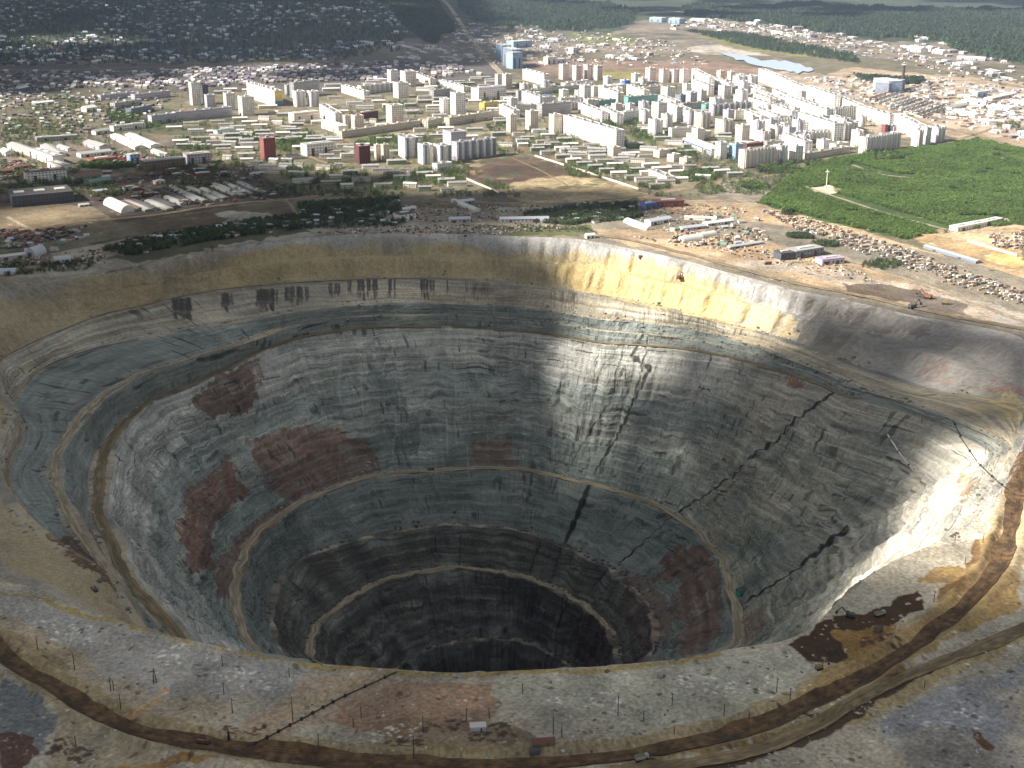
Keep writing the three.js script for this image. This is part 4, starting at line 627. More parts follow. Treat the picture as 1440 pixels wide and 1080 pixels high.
for (const a of [
  [18, 292, 105, 284, 15, 'D', 'dark', 'flat', 60, 'huge dark grey warehouse with dark flat roof at left edge'], [38, 258, 95, 253, 15, 'W', 'rust', 'flat', 26, 'white factory hall with gridded front above the dark warehouse'], [10, 208, 42, 220, 8, 'C', 'grey', 'gable', 22], [45, 222, 75, 233, 13, 'W', 'grey', 'flat', 20], [67, 236, 88, 242, 9, 'W', 'grey', 'flat', 18], [107, 256, 143, 252, 9, 'O', 'rust', 'gable', 22], [184, 232, 198, 230, 14, 'B', 'pale', 'flat', 12], [204, 241, 262, 235, 13, 'N', 'grey', 'flat', 24, 'low brown hall with dark window band on the works road'], [264, 232, 297, 229, 14, 'L', 'grey', 'flat', 24, 'plain pale lilac hall beside the left works road'], [432, 220, 470, 216, 16, 'W', 'grey', 'flat', 26, 'white hall with grey roof right of the brick red tower'],
  [155, 194, 190, 211, 6, 'W', 'pale', 'gable', 20], [176, 193, 212, 209, 6, 'W', 'pale', 'gable', 20], [57, 208, 78, 221, 6, 'W', 'grey', 'gable', 20], [117, 205, 140, 212, 8, 'L', 'grey', 'gable', 24], [114, 222, 158, 217, 7, 'W', 'grey', 'gable', 20], [52, 200, 110, 196, 6, 'G', 'grey', 'flat', 14], [80, 208, 95, 213, 5, 'W', 'grey', 'gable', 12], [20, 240, 45, 236, 6, 'R', 'rust', 'gable', 14], [0, 246, 18, 244, 7, 'N', 'rust', 'gable', 14], [160, 185, 205, 180, 7, 'W', 'grey', 'flat', 16], [135, 190, 155, 187, 7, 'W', 'grey', 'gable', 14], [212, 215, 232, 222, 6, 'W', 'grey', 'gable', 12], [130, 230, 165, 226, 5, 'R', 'red', 'flat', 26], [0, 216, 8, 220, 8, 'W', 'pale', 'gable', 16],
  [128, 262, 158, 257, 8, 'O', 'green', 'gable', 20], [306, 193, 333, 190, 9, 'W', 'green', 'flat', 16], [414, 174, 449, 170, 14, 'P', 'pale', 'flat', 22, 'peach block with brick-coloured bays left of centre'], [452, 180, 476, 188, 10, 'W', 'pale', 'flat', 22], [507, 173, 532, 169, 13, 'M', 'rust', 'flat', 20, 'maroon hall among pale houses'], [673, 142, 712, 138, 17, 'W', 'purple', 'flat', 30, 'white hall with purple-grey roof near the peach towers'], [858, 134, 900, 130, 13, 'W', 'pale', 'flat', 22, 'wide white store carrying a blue rooftop box'], [960, 203, 1000, 219, 9, 'W', 'pale', 'flat', 22, 'white store with blue stripe above the small houses'], [1050, 212, 1087, 208, 9, 'M', 'red', 'flat', 18, 'dark red roofed hall behind the pink ribbed block'], [992, 156, 1003, 154, 9, 'T', 'green', 'flat', 12],
  [145, 288, 170, 300, 10, 'W', 'pale', 'vault', 22, 'white barrel-roofed hangar beside the works road'], [50, 362, 66, 356, 13, 'L', 'silver', 'vault', 16, 'silver barrel hangar at the left pit rim'], [-8, 386, 22, 385, 8, 'G', 'silver', 'vault', 12, 'low silver barrel shed cut by the left edge'], [77, 370, 100, 368, 9, 'W', 'silver', 'gable', 10, 'small white shed with shiny roof at the left rim'], [0, 366, 40, 361, 6, 'L', 'pale', 'gable', 12],
  [703, 314, 772, 313, 7, 'L', 'silver', 'gable', 12, 'long silver-roofed shed on the rim below the brown field'], [632, 314, 662, 313, 7, 'L', 'silver', 'gable', 12, 'short silver-roofed shed left of the long rim shed'], [563, 312, 585, 309, 9, 'W', 'dark', 'flat', 22], [634, 284, 667, 298, 5, 'W', 'pale', 'gable', 10], [643, 288, 668, 285, 6, 'G', 'silver', 'gable', 14], [876, 312, 908, 324, 7, 'W', 'pale', 'vault', 14, 'white half-round shed near the bend of the rim road'], [923, 292, 962, 290, 8, 'R', 'red', 'flat', 18, 'red store by the rim road'], [908, 296, 924, 293, 8, 'U', 'blue', 'flat', 12, 'small blue store beside the red one'], [915, 317, 945, 312, 8, 'W', 'silver', 'gable', 14], [962, 342, 990, 338, 8, 'W', 'pale', 'vault', 14], [985, 337, 1008, 333, 7, 'W', 'pale', 'vault', 12], [995, 319, 1032, 314, 6, 'W', 'pale', 'gable', 12], [960, 326, 993, 322, 6, 'L', 'silver', 'gable', 12], [962, 309, 1007, 311, 5, 'C', 'pale', 'gable', 10], [1098, 366, 1118, 364, 10, 'D', 'dark', 'flat', 18], [1119, 364, 1158, 358, 10, 'S', 'grey', 'flat', 20, 'blue-grey workshop on the right rim'], [1156, 373, 1187, 370, 8, 'L', 'purple', 'flat', 16, 'small lilac workshop right of the blue-grey one'], [1027, 351, 1073, 344, 5, 'G', 'silver', 'gable', 8], [1346, 326, 1388, 318, 6, 'W', 'pale', 'flat', 14], [1387, 317, 1410, 312, 5, 'C', 'pale', 'flat', 12], [1298, 349, 1372, 371, 5, 'S', 'silver', 'gable', 9, 'long blue-grey shed lying across the sandy yard'], [825, 336, 837, 335, 7, 'W', 'pale', 'gable', 7, 'small white hut on the far pit rim'], [564, 298, 586, 294, 5, 'W', 'pale', 'gable', 10], [702, 298, 716, 296, 5, 'C', 'grey', 'gable', 9],
  [1227, 126, 1248, 131, 16, 'B', 'pale', 'flat', 40, 'pale blue plant hall left of the chimney'], [1249, 132, 1272, 126, 14, 'S', 'silver', 'flat', 36, 'blue-grey plant hall at the chimney foot'], [1338, 160, 1370, 166, 6, 'W', 'pale', 'gable', 26], [1354, 146, 1386, 148, 7, 'W', 'pale', 'gable', 24], [1390, 153, 1418, 158, 7, 'W', 'pale', 'gable', 24], [1395, 142, 1430, 134, 5, 'C', 'pale', 'gable', 22], [1420, 146, 1440, 150, 6, 'W', 'pale', 'gable', 20], [1338, 155, 1362, 150, 5, 'C', 'grey', 'gable', 20], [1374, 138, 1388, 136, 8, 'B', 'pale', 'flat', 16], [1375, 173, 1390, 177, 6, 'W', 'pale', 'flat', 20], [1430, 192, 1450, 196, 8, 'B', 'pale', 'flat', 20],
  [697, 84, 706, 87, 22, 'B', 'pale', 'flat', 30, 'left light blue silo block by the forest road'], [707, 91, 720, 95, 24, 'S', 'silver', 'flat', 34, 'middle blue-grey silo block by the forest road'], [721, 97, 735, 96, 22, 'B', 'silver', 'flat', 34, 'right light blue silo block by the forest road'], [722, 68, 748, 66, 9, 'B', 'pale', 'flat', 40], [770, 91, 783, 90, 10, 'W', 'pale', 'flat', 20], [783, 90, 796, 88, 6, 'W', 'pale', 'flat', 24], [806, 76, 814, 75, 8, 'W', 'pale', 'flat', 20], [1275, 72, 1294, 75, 8, 'W', 'pale', 'gable', 30], [1300, 72, 1308, 73, 7, 'W', 'pale', 'gable', 26], [1310, 75, 1325, 77, 6, 'W', 'pale', 'gable', 26], [1345, 84, 1385, 86, 5, 'L', 'pale', 'gable', 26], [913, 32, 930, 33, 6, 'B', 'pale', 'flat', 40], [940, 34, 955, 35, 7, 'B', 'pale', 'flat', 40], [970, 31, 990, 32, 4, 'W', 'pale', 'gable', 40], [195, 111, 213, 109, 6, 'W', 'pale', 'gable', 22, 'white shed with yellow end among the far cottages'], [50, 149, 77, 146, 5, 'L', 'pale', 'gable', 18], [122, 158, 137, 156, 8, 'W', 'pale', 'gable', 20], [28, 130, 42, 127, 7, 'U', 'pale', 'gable', 14],
]) {
  const r = shed(...a);
  if (a[9] === 'wide white store carrying a blue rooftop box') part('rooftop_box', box1, ROOF.blue, r[0], r[1] * 0.1, r[3] + 0.8, 0, 18, 7, 14).userData.label = 'bright blue rooftop box';
  if (a[9] === 'white store with blue stripe above the small houses') part('stripe', box1, WALL.U, r[0], 0, r[3] * 0.55, r[2] / 2 + 0.3, r[1] * 0.98, r[3] * 0.22, 0.4).userData.label = 'blue stripe along the front';
  if (a[9] === 'white shed with yellow end among the far cottages') part('end_panel', box1, WALL.Y, r[0], -r[1] / 2 - 0.3, 0, 0, 0.4, r[3] * 0.7, r[2] * 0.8).userData.label = 'yellow end wall';
}
{ // domed hall
  const [x, z] = gp(770, 142), o = thing('domed_hall', 'small hall with bright blue domed roof behind the grey-fronted hotel', 'hall', x, z - 12, 0.4, 770, 142);
  part('wall', new THREE.CylinderGeometry(1, 1, 1, 16).translate(0, 0.5, 0), WALL.W, o, 0, 0, 0, 13, 6, 13); part('dome', new THREE.SphereGeometry(1, 20, 8, 0, 6.284, 0, 1.571), ROOF.blue, o, 0, 6.01, 0, 14, 8, 14);
}
{ // chimney of the plant
  const [x, z] = gp(1269, 119), s = scaleAt(z), h = 30 / s, o = thing('factory_chimney', 'tall dark chimney with pale top gallery at the blue plant', 'chimney', x, z, 0, 1269, 119);
  part('shaft', new THREE.CylinderGeometry(0.75, 1.15, 1, 16).translate(0, 0.5, 0), std('#4c4440'), o, 0, 0, 0, 3.6, h, 3.6); part('gallery', new THREE.CylinderGeometry(1.35, 1.35, 1, 16).translate(0, 0.5, 0), WALL.W, o, 0, h * 0.9, 0, 5, h * 0.045, 5); part('cap', new THREE.CylinderGeometry(0.76, 0.76, 1, 16).translate(0, 0.5, 0), WALL.W, o, 0, h + 0.01, 0, 3.6, 1.6, 3.6);
}
// long rows of garages on the right
for (let i = 0; i < 11; i++) { const t = i / 10, a = [1222 + t * 75, 141 + t * 25], b = [1254 + t * 84, 131 + t * 20]; shed(a[0], a[1], b[0], b[1], 2.6, pick(['C', 'E', 'L']), pick(['rust', 'grey', 'dark']), 'flat', 7, 'long low garage row by the blue plant'); }
// the dark yard on the left: long low sheds along the tracks
for (let i = 0; i < 16; i++) { const t = i / 15, x = 195 + t * 175 + rr(-4, 4), y = 300 - t * 26 + rr(-4, 2), l = rr(20, 46); shed(x - l, y - l * 0.42, x, y, rr(3, 5), pick(['N', 'D', 'G', 'O']), pick(['rust', 'grey', 'dark', 'grey']), 'gable', rr(9, 14), 'long low weathered shed in the dark left yard'); }
for (let i = 0; i < 26; i++) { const x = rr(110, 380), y = rr(240, 290) - (x - 250) * 0.02, l = rr(8, 22); shed(x, y, x + l, y - l * rr(0.05, 0.15), rr(3, 5), pick(['N', 'R', 'G', 'D', 'E']), pick(['rust', 'grey', 'dark', 'silver']), rnd() < 0.5 ? 'gable' : 'flat', rr(7, 12), 'small weathered store in the dark left yard'); }
// low depots on the far plain
const inPx = (poly) => { for (;;) { let x0 = 1e9, x1 = -1e9, y0 = 1e9, y1 = -1e9; for (const p of poly) { x0 = Math.min(x0, p[0]); x1 = Math.max(x1, p[0]); y0 = Math.min(y0, p[1]); y1 = Math.max(y1, p[1]); } const x = rr(x0, x1), y = rr(y0, y1); if (inside(poly, x, y)) return [x, y]; } };
for (const [poly, n, lab] of [[[[620, 48], [740, 40], [900, 60], [960, 80], [760, 92], [640, 80]], 55, 'small pale depot beyond town near the blue silos'], [[[930, 28], [1060, 30], [1240, 60], [1260, 72], [1080, 50], [940, 42]], 45, 'small pale depot on the far bare strip'], [[[1270, 50], [1340, 60], [1440, 100], [1440, 130], [1330, 95], [1260, 80]], 45, 'small pale depot by the far right forest'], [[[1290, 125], [1440, 130], [1440, 185], [1380, 180], [1320, 160]], 50, 'small pale store in the right depot'], [[[500, 60], [610, 66], [640, 88], [560, 84], [490, 74]], 30, 'small pale store below the forest road']])
  for (let i = 0; i < n; i++) { const [x, y] = inPx(poly), l = rr(4, 14); shed(x, y, x + l, y + l * rr(-0.1, 0.25), rr(1.5, 4), pick(['W', 'C', 'L', 'W', 'G']), pick(['pale', 'pale', 'grey', 'rust', 'silver']), rnd() < 0.5 ? 'gable' : 'flat', rr(10, 24), 'tiny ' + lab); }

// labels: a place shared by a few takes its order from the left; many alike share one label and a group
function settleLabels() {
  const ORD = ['leftmost', 'second from left', 'third from left', 'fourth from left', 'fifth from left', 'sixth from left', 'seventh from left', 'eighth from left'];
  const by = new Map(); for (const t of things) { if (!by.has(t.base)) by.set(t.base, []); by.get(t.base).push(t); }
  for (const [base, l] of by) {
    if (l.length < 2) continue; l.sort((a, b) => a.px - b.px);
    l.forEach((t, i) => { t.o.userData.group = base.split(' ').slice(-9).join(' ') + ' group'; if (l.length <= 8) t.o.userData.label = base + ', ' + ORD[i]; });
  }
}

// ---------- roads ----------
const k0 = (i) => Math.floor(i / 26) * 3.7;
const roadNoise = (() => { const c = canvas(256, 512), x = c.getContext('2d'), im = x.createImageData(256, 512); for (let j = 0; j < 512; j++) for (let i = 0; i < 256; i++) { const v = 150 + fbm(i / 40, j / 60, 5) * 130 + (noise(i / 3, j / 3) - 0.5) * 30 - 40 * Math.exp(-(((i / 256 - 0.32) / 0.05) ** 2)) * noise(j / 40, 1) - 40 * Math.exp(-(((i / 256 - 0.68) / 0.05) ** 2)) * noise(j / 40, 5); im.data.set([v, v * 0.985, v * 0.96, 255], (j * 256 + i) * 4); } x.putImageData(im, 0, 0); return tex(c); })();
const std2 = (c) => new THREE.MeshStandardMaterial({ color: lin(c), map: roadNoise, roughness: 0.95 });
const roadMat = { dirt: std2('#a8977c'), pale: std2('#bdae96'), asphalt: std2('#7a756f'), mud: null, bench: std2('#bfb296'), track: std2('#9c8a6a') };
{ // rutted brown haul road
  const c = canvas(256, 1024), x = c.getContext('2d'), im = x.createImageData(256, 1024);
  for (let j = 0; j < 1024; j++) for (let i = 0; i < 256; i++) { const u = i / 256 + (fbm(j / 90, 3, 2) - 0.5) * 0.12, rut = [0.16, 0.28, 0.42, 0.5, 0.64, 0.78, 0.86].reduce((s, k) => s + Math.exp(-(((u - k) / 0.028) ** 2)), 0) * fbm(j / 120, k0(i), 2), n = fbm(i / 60, j / 70, 5), g = noise(i / 5, j / 6); const m = 0.5 + n * 1.0 + (g - 0.5) * 0.16 - rut * 0.34; im.data.set([104 * m, 80 * m, 53 * m, 255], (j * 256 + i) * 4); }
  x.putImageData(im, 0, 0); const t = tex(c); t.wrapS = THREE.ClampToEdgeWrapping; roadMat.mud = new THREE.MeshStandardMaterial({ map: t, roughness: 0.95 });
}
function ribbon(name, pts, w, mat, lift, yOf, wv = 0.1) {          // pts in world [x, z]
  const cv = new THREE.CatmullRomCurve3(pts.map(([x, z]) => new THREE.Vector3(x, 0, z))), n = Math.max(8, Math.min(700, cv.getLength() / 4 | 0)), ps = cv.getSpacedPoints(n), NW = 10, len = cv.getLength();
  return structure(mesh(name, gridGeo(NW, n, (i, j) => {
    const p = ps[j], a = ps[Math.max(0, j - 1)], b = ps[Math.min(n, j + 1)], l = Math.hypot(b.x - a.x, b.z - a.z) || 1, nx = -(b.z - a.z) / l, nz = (b.x - a.x) / l, o = (i / NW - 0.5) * w * (0.8 + 0.45 * fbm(j / 14, len / 50, 2)) * (1 + (Math.abs(i / NW - 0.5) > 0.4 ? (fbm(j / 5, i > 5 ? 9 : 2, 3) - 0.5) * wv * 7 : 0));
    const x = p.x + nx * o, z = p.z + nz * o; return [x, yOf(x, z) + lift, z, i / NW, j / n * len / 60];
  }, true), mat));
}
const road = (name, px, w, mat = roadMat.dirt, lift = 0.25) => ribbon(numbered(name), px.map(([x, y]) => gp(x, y)), w, mat, lift, groundH);
road('road', [[-40, 332], [0, 327], [100, 313], [193, 305], [300, 290], [400, 280], [480, 273], [560, 275], [640, 281], [720, 285], [800, 284], [880, 278], [930, 271], [1000, 259], [1060, 250], [1130, 240], [1200, 228], [1270, 215], [1330, 201], [1370, 190]], 11, roadMat.dirt);
road('road', [[608, 1], [625, 18], [645, 38], [665, 60], [690, 88], [706, 104]], 18, roadMat.pale);
road('road', [[-40, 98], [60, 98], [140, 97], [260, 93], [390, 89], [470, 84]], 16, roadMat.track); road('road', [[40, 60], [75, 70], [110, 84], [142, 98]], 12, roadMat.track);
road('road', [[905, 272], [950, 284], [1000, 286], [1060, 291], [1120, 308], [1200, 331], [1290, 362], [1380, 392], [1470, 420]], 9, roadMat.pale);
road('road', [[1090, 82], [1150, 105], [1230, 142], [1290, 170], [1370, 190], [1450, 212], [1500, 226]], 16, roadMat.dirt); road('road', [[1370, 190], [1410, 176], [1460, 162]], 12, roadMat.dirt); road('road', [[925, 11], [1000, 26], [1060, 40], [1150, 54], [1230, 70], [1330, 98], [1450, 126]], 22, roadMat.dirt);
road('footpath', [[1130, 262], [1170, 275], [1240, 298], [1300, 315], [1345, 326]], 6, roadMat.pale); road('footpath', [[1200, 232], [1230, 243], [1260, 248], [1284, 250]], 5, roadMat.pale);
road('road', [[400, 279], [412, 292], [420, 312], [440, 322]], 6, roadMat.dirt); road('road', [[720, 222], [760, 240], [800, 262]], 4, roadMat.track, 0.3); road('road', [[10, 305], [35, 318], [50, 323]], 6, roadMat.pale); road('road', [[12, 212], [40, 228], [60, 240], [70, 252]], 8, roadMat.pale);
road('road', [[240, 236], [290, 255], [345, 275], [385, 281]], 7, roadMat.pale); road('road', [[470, 190], [420, 200], [470, 232], [560, 240], [640, 234], [720, 214], [790, 231]], 6, roadMat.dirt, 0.3); road('road', [[700, 104], [720, 130], [725, 160], [720, 214]], 8, roadMat.asphalt, 0.3); road('road', [[300, 188], [400, 168], [480, 155], [600, 140], [720, 128], [860, 122], [1000, 130]], 8, roadMat.asphalt, 0.32); road('road', [[950, 118], [960, 160], [985, 205], [1010, 235], [1040, 252]], 8, roadMat.asphalt, 0.34);
const worldRoad = (name, px, w, mat, lift) => ribbon(numbered(name), px.map(([x, y]) => hit(x, y)), w, mat, lift, surf);
worldRoad('rim_road', [[845, 331], [900, 341], [960, 356], [1010, 370], [1110, 396], [1193, 413], [1277, 432], [1440, 463], [1500, 476]], 10, roadMat.dirt, 1.0);
road('rim_road', [[1180, 360], [1237, 380], [1310, 405], [1393, 435], [1460, 456]], 8, roadMat.pale, 0.5);
worldRoad('haul_road', [[-60, 860], [0, 917], [60, 958], [140, 1006], [250, 1040], [330, 1054], [420, 1064], [560, 1074], [700, 1078], [820, 1070], [930, 1056], [1040, 1030], [1160, 981], [1260, 925], [1340, 866], [1396, 808], [1420, 745], [1428, 690], [1440, 640], [1480, 600]], 12.5, roadMat.mud, 0.7);
worldRoad('haul_road', [[860, 1090], [960, 1078], [1040, 1062], [1150, 1022], [1240, 968], [1340, 925], [1450, 880]], 9, roadMat.track, 0.8);
// haul roads on the benches
const benchRoad = (k, a0, a1, w, off = 0) => { const n = 160, g = gridGeo(2, n, (i, j) => { const a = lerp(a0, a1, j / n), r = R(k, a) + off + (i / 2 - 0.5) * Math.min(w, benchW(k, a) * 0.8) * (0.8 + 0.4 * noise(a * 1.3, k)); return [PX + r * Math.cos(a * D2R), ELEV[k](a) + 0.95 + (noise(a, i) - 0.5) * 0.3, PZ - r * Math.sin(a * D2R), i / 2, j / 20]; }, false); structure(mesh(numbered('bench_road'), g, k === 4 ? roadMat.track : roadMat.bench)); };
benchRoad(4, 250, 100, 10); benchRoad(4, 98, 2, 8); benchRoad(5, 240, -45, 10); benchRoad(7, 235, 10, 7); benchRoad(1, 172, 95, 4); benchRoad(2, 240, 150, 6); benchRoad(3, 240, 138, 7);

// ---------- pond ----------
{ const q = rough([[1010, 74], [1040, 78], [1070, 86], [1112, 87], [1146, 100], [1122, 104], [1077, 96], [1037, 85]], 2, 7).map(([x, y]) => gp(x, y)), s = new THREE.Shape(q.map(([x, z]) => new THREE.Vector2(x, -z))), g = new THREE.ShapeGeometry(s); g.rotateX(-Math.PI / 2); const o = mesh('pond', g, new THREE.MeshStandardMaterial({ color: lin('#c4d4e8'), roughness: 0.2 })); o.position.y = 3; structure(o); }

// ---------- trees and bushes: woods that read as one mass ----------
function leafTree(n, shape, trunk) {
  const P = [], Cc = [], I = []; const tri = (a, b, c, col) => { const k = P.length / 3; P.push(...a, ...b, ...c); for (let i = 0; i < 3; i++) Cc.push(...col); I.push(k, k + 1, k + 2); };
  for (let i = 0; i < 5; i++) { const a = i / 5 * 6.28, b = (i + 1) / 5 * 6.28; tri([Math.cos(a) * trunk, 0, Math.sin(a) * trunk], [0, 0.8, 0], [Math.cos(b) * trunk, 0, Math.sin(b) * trunk], [0.22, 0.16, 0.11]); }
  for (let i = 0; i < n; i++) { const t = rnd(), an = rr(0, 6.28), rad = shape(t) * Math.sqrt(rr(0.25, 1)), c = [Math.cos(an) * rad, 0.12 + t * 0.88, Math.sin(an) * rad], s = rr(0.07, 0.16), v = () => [c[0] + rr(-s, s), c[1] + rr(-s, s) * 0.8, c[2] + rr(-s, s)], g = rr(0.75, 1.2), col = [g, g, g]; tri(v(), v(), v(), col); tri(v(), v(), v(), col); }
  const g = new THREE.BufferGeometry(); g.setAttribute('position', new THREE.Float32BufferAttribute(P, 3)); g.setAttribute('color', new THREE.Float32BufferAttribute(Cc, 3)); g.setAttribute('uv', new THREE.Float32BufferAttribute(P.length / 3 * 2, 2)); g.setIndex(I); g.computeVertexNormals(); return g;
}
const bushG = leafTree(60, (t) => 0.46 * Math.sqrt(Math.max(0.05, 1 - (2 * t - 0.9) ** 2 * 0.8)), 0.04), larchG = leafTree(60, (t) => 0.3 * (1 - t) + 0.05, 0.03);
const leafMat = new THREE.MeshStandardMaterial({ vertexColors: true, roughness: 0.9, side: THREE.DoubleSide });
function wood(name, label, geo, list, tone) {                      // list of [x, z, height]
  const o = new THREE.InstancedMesh(geo, leafMat, list.length), m = new THREE.Matrix4(), q = new THREE.Quaternion(), c = new THREE.Color(), Y = new THREE.Vector3(0, 1, 0);
  list.forEach(([x, z, h], i) => { const w = h * rr(0.85, 1.35); m.compose(new THREE.Vector3(x, surf(x, z) - 0.1, z), q.setFromAxisAngle(Y, rr(0, 6.28)), new THREE.Vector3(w, h, w)); o.setMatrixAt(i, m); const k = rr(0.6, 1.3) * (0.7 + 0.6 * fbm(x / 45, z / 45, 3)), t = pick(tone); o.setColorAt(i, c.setRGB(t[0] * k, t[1] * k, t[2] * k * rr(0.8, 1.1))); });
  o.name = numbered(name); o.castShadow = o.receiveShadow = true; o.userData = { kind: 'stuff', label, category: 'trees' }; scene.add(o);
}
const GREEN = [[0.13, 0.215, 0.055], [0.11, 0.19, 0.048], [0.16, 0.225, 0.065]], DARKG = [[0.08, 0.12, 0.05], [0.1, 0.13, 0.055], [0.07, 0.1, 0.045]], PINE = [[0.07, 0.115, 0.062], [0.08, 0.12, 0.068], [0.09, 0.125, 0.07]];
const inAny = (polys, x, y) => polys.some((p) => inside(p, x, y));
const WOOD = [[1068, 285], [1090, 266], [1122, 241], [1162, 227], [1200, 220], [1245, 214], [1300, 207], [1372, 196], [1500, 222], [1500, 314], [1400, 318], [1345, 324], [1312, 330], [1275, 336], [1190, 317]];
const OPEN = [[[1138, 266], [1164, 259], [1190, 268], [1162, 276]], [[1126, 260], [1170, 270], [1345, 321], [1345, 330], [1170, 281], [1126, 267]], [[1196, 228], [1260, 244], [1288, 246], [1288, 253], [1255, 252], [1196, 236]], [[1230, 218], [1270, 218], [1275, 226], [1230, 228]]];
function scatter(n, poly, h0, h1, skip = []) { const w = (h0 > 8 ? rough(poly, 5, 14).map((p, i) => [p[0], p[1] + 0 * i]) : poly).map(([x, y]) => gp(x, y)); let x0 = 1e9, x1 = -1e9, z0 = 1e9, z1 = -1e9; for (const p of w) { x0 = Math.min(x0, p[0]); x1 = Math.max(x1, p[0]); z0 = Math.min(z0, p[1]); z1 = Math.max(z1, p[1]); } const sk = skip.map((s) => s.map(([x, y]) => gp(x, y))), out = []; for (let t = 0; out.length < n && t < n * 30; t++) { const x = rr(x0, x1), z = rr(z0, z1); if (inside(w, x, z) && !inAny(sk, x, z) && noise(x / 30, z / 30) > 0.16) out.push([x, z, rr(h0, h1) * (0.75 + 0.5 * noise(x / 60, z / 60))]); } return out; }
wood('young_wood', 'bright green young wood beside the right-hand road', bushG, scatter(46000, rough(WOOD, 2.2, 9), 2.6, 5.4, OPEN), GREEN);
const ell = (cx, cy, rx, ry) => Array.from({ length: 12 }, (_, i) => [cx + rx * Math.cos(i / 12 * 6.283), cy + ry * Math.sin(i / 12 * 6.283)]);
let tt = [];
for (const [cx, cy, rx, ry, n] of [[872, 172, 34, 10, 160], [915, 188, 30, 8, 110], [1085, 190, 18, 6, 50], [800, 131, 24, 4, 80], [635, 122, 26, 4, 80], [560, 148, 14, 5, 40], [405, 205, 34, 9, 150], [1095, 240, 32, 6, 140], [1245, 219, 38, 5, 140], [985, 248, 30, 8, 90], [560, 196, 46, 6, 110], [350, 195, 14, 6, 50], [150, 234, 42, 4, 200], [175, 160, 26, 16, 320], [100, 150, 60, 12, 160], [60, 180, 60, 10, 120], [210, 175, 18, 6, 80], [735, 122, 12, 5, 60], [1000, 152, 18, 4, 50], [270, 205, 24, 8, 70], [600, 250, 60, 14, 110], [480, 250, 40, 14, 110], [840, 240, 50, 14, 120], [920, 262, 24, 5, 70], [1030, 220, 20, 4, 40], [960, 215, 20, 5, 50], [430, 190, 16, 6, 50], [780, 205, 40, 14, 70], [700, 180, 20, 8, 40], [1110, 300, 10, 3, 30], [940, 125, 30, 4, 30], [1130, 230, 40, 3, 60], [20, 190, 30, 8, 60], [240, 225, 20, 6, 40], [520, 205, 20, 5, 60], [415, 245, 20, 8, 60], [1420, 180, 30, 6, 40], [1000, 270, 20, 4, 30], [1060, 262, 20, 5, 90]]) tt.push(...scatter(n, ell(cx, cy, rx, ry), 5, 9));
for (let i = 0; i < 8200; i++) { const [x, z] = gp(rr(0, 1230), 112 + 165 * Math.sqrt(rnd())); if (fbm(x / 90, z / 90, 2) > 0.47 && !inside([[640, 225], [790, 218], [915, 275], [760, 290]].map(([a, b]) => gp(a, b)), x, z)) tt.push([x, z, rr(4, 8)]); }
wood('town_trees', 'scattered green street and yard trees between the houses', bushG, tt, [...GREEN, ...DARKG]);
const RIMBELT = [[[418, 288], [560, 279], [572, 318], [430, 324]], [[735, 300], [830, 287], [893, 289], [905, 306], [800, 318], [750, 314]], [[140, 352], [200, 335], [300, 318], [430, 302], [442, 321], [300, 338], [190, 358]], [[0, 372], [60, 372], [150, 360], [120, 380], [0, 388]]];
wood('rim_thicket', 'dark green thickets along the far rim of the pit', bushG, [...scatter(1500, RIMBELT[0], 3.5, 7), ...scatter(1200, RIMBELT[1], 3.5, 7), ...scatter(1900, RIMBELT[2], 3.5, 7), ...scatter(300, RIMBELT[3], 3, 5), ...scatter(160, ell(1130, 333, 26, 4), 3, 5), ...scatter(160, ell(1240, 372, 30, 7), 3, 5), ...scatter(120, ell(1160, 345, 22, 4), 3, 5), ...scatter(200, [[640, 318], [830, 318], [840, 328], [650, 326]], 2, 4)], DARKG);
const HILL = [[-80, 92], [-80, 60], [0, 28], [90, 14], [200, 6], [440, 8], [540, 30], [575, 55], [560, 72], [480, 84], [300, 90]];
wood('hillside_trees', 'dark trees between the cottages on the far left hillside', larchG, scatter(9000, HILL, 9, 15), PINE);
wood('far_forest', 'dark blue-green forest filling the far distance', larchG, [...scatter(9000, [[440, 4], [600, 0], [608, 8], [640, 50], [600, 66], [575, 50], [540, 26]], 11, 18), ...scatter(7000, [[640, 12], [700, 2], [900, 10], [880, 40], [800, 46], [690, 40], [665, 40]], 11, 18), ...scatter(22000, [[960, 10], [1100, 6], [1500, 16], [1500, 98], [1390, 84], [1300, 56], [1230, 56], [1080, 34], [960, 26]], 11, 18), ...scatter(2500, [[960, 44], [1060, 50], [1200, 78], [1210, 90], [1060, 68]], 6, 12), ...scatter(1200, [[1200, 105], [1300, 112], [1290, 120], [1210, 114]], 6, 10), ...scatter(2000, [[0, 6], [200, 1], [400, 1], [300, 8], [100, 12]], 11, 18)], PINE);

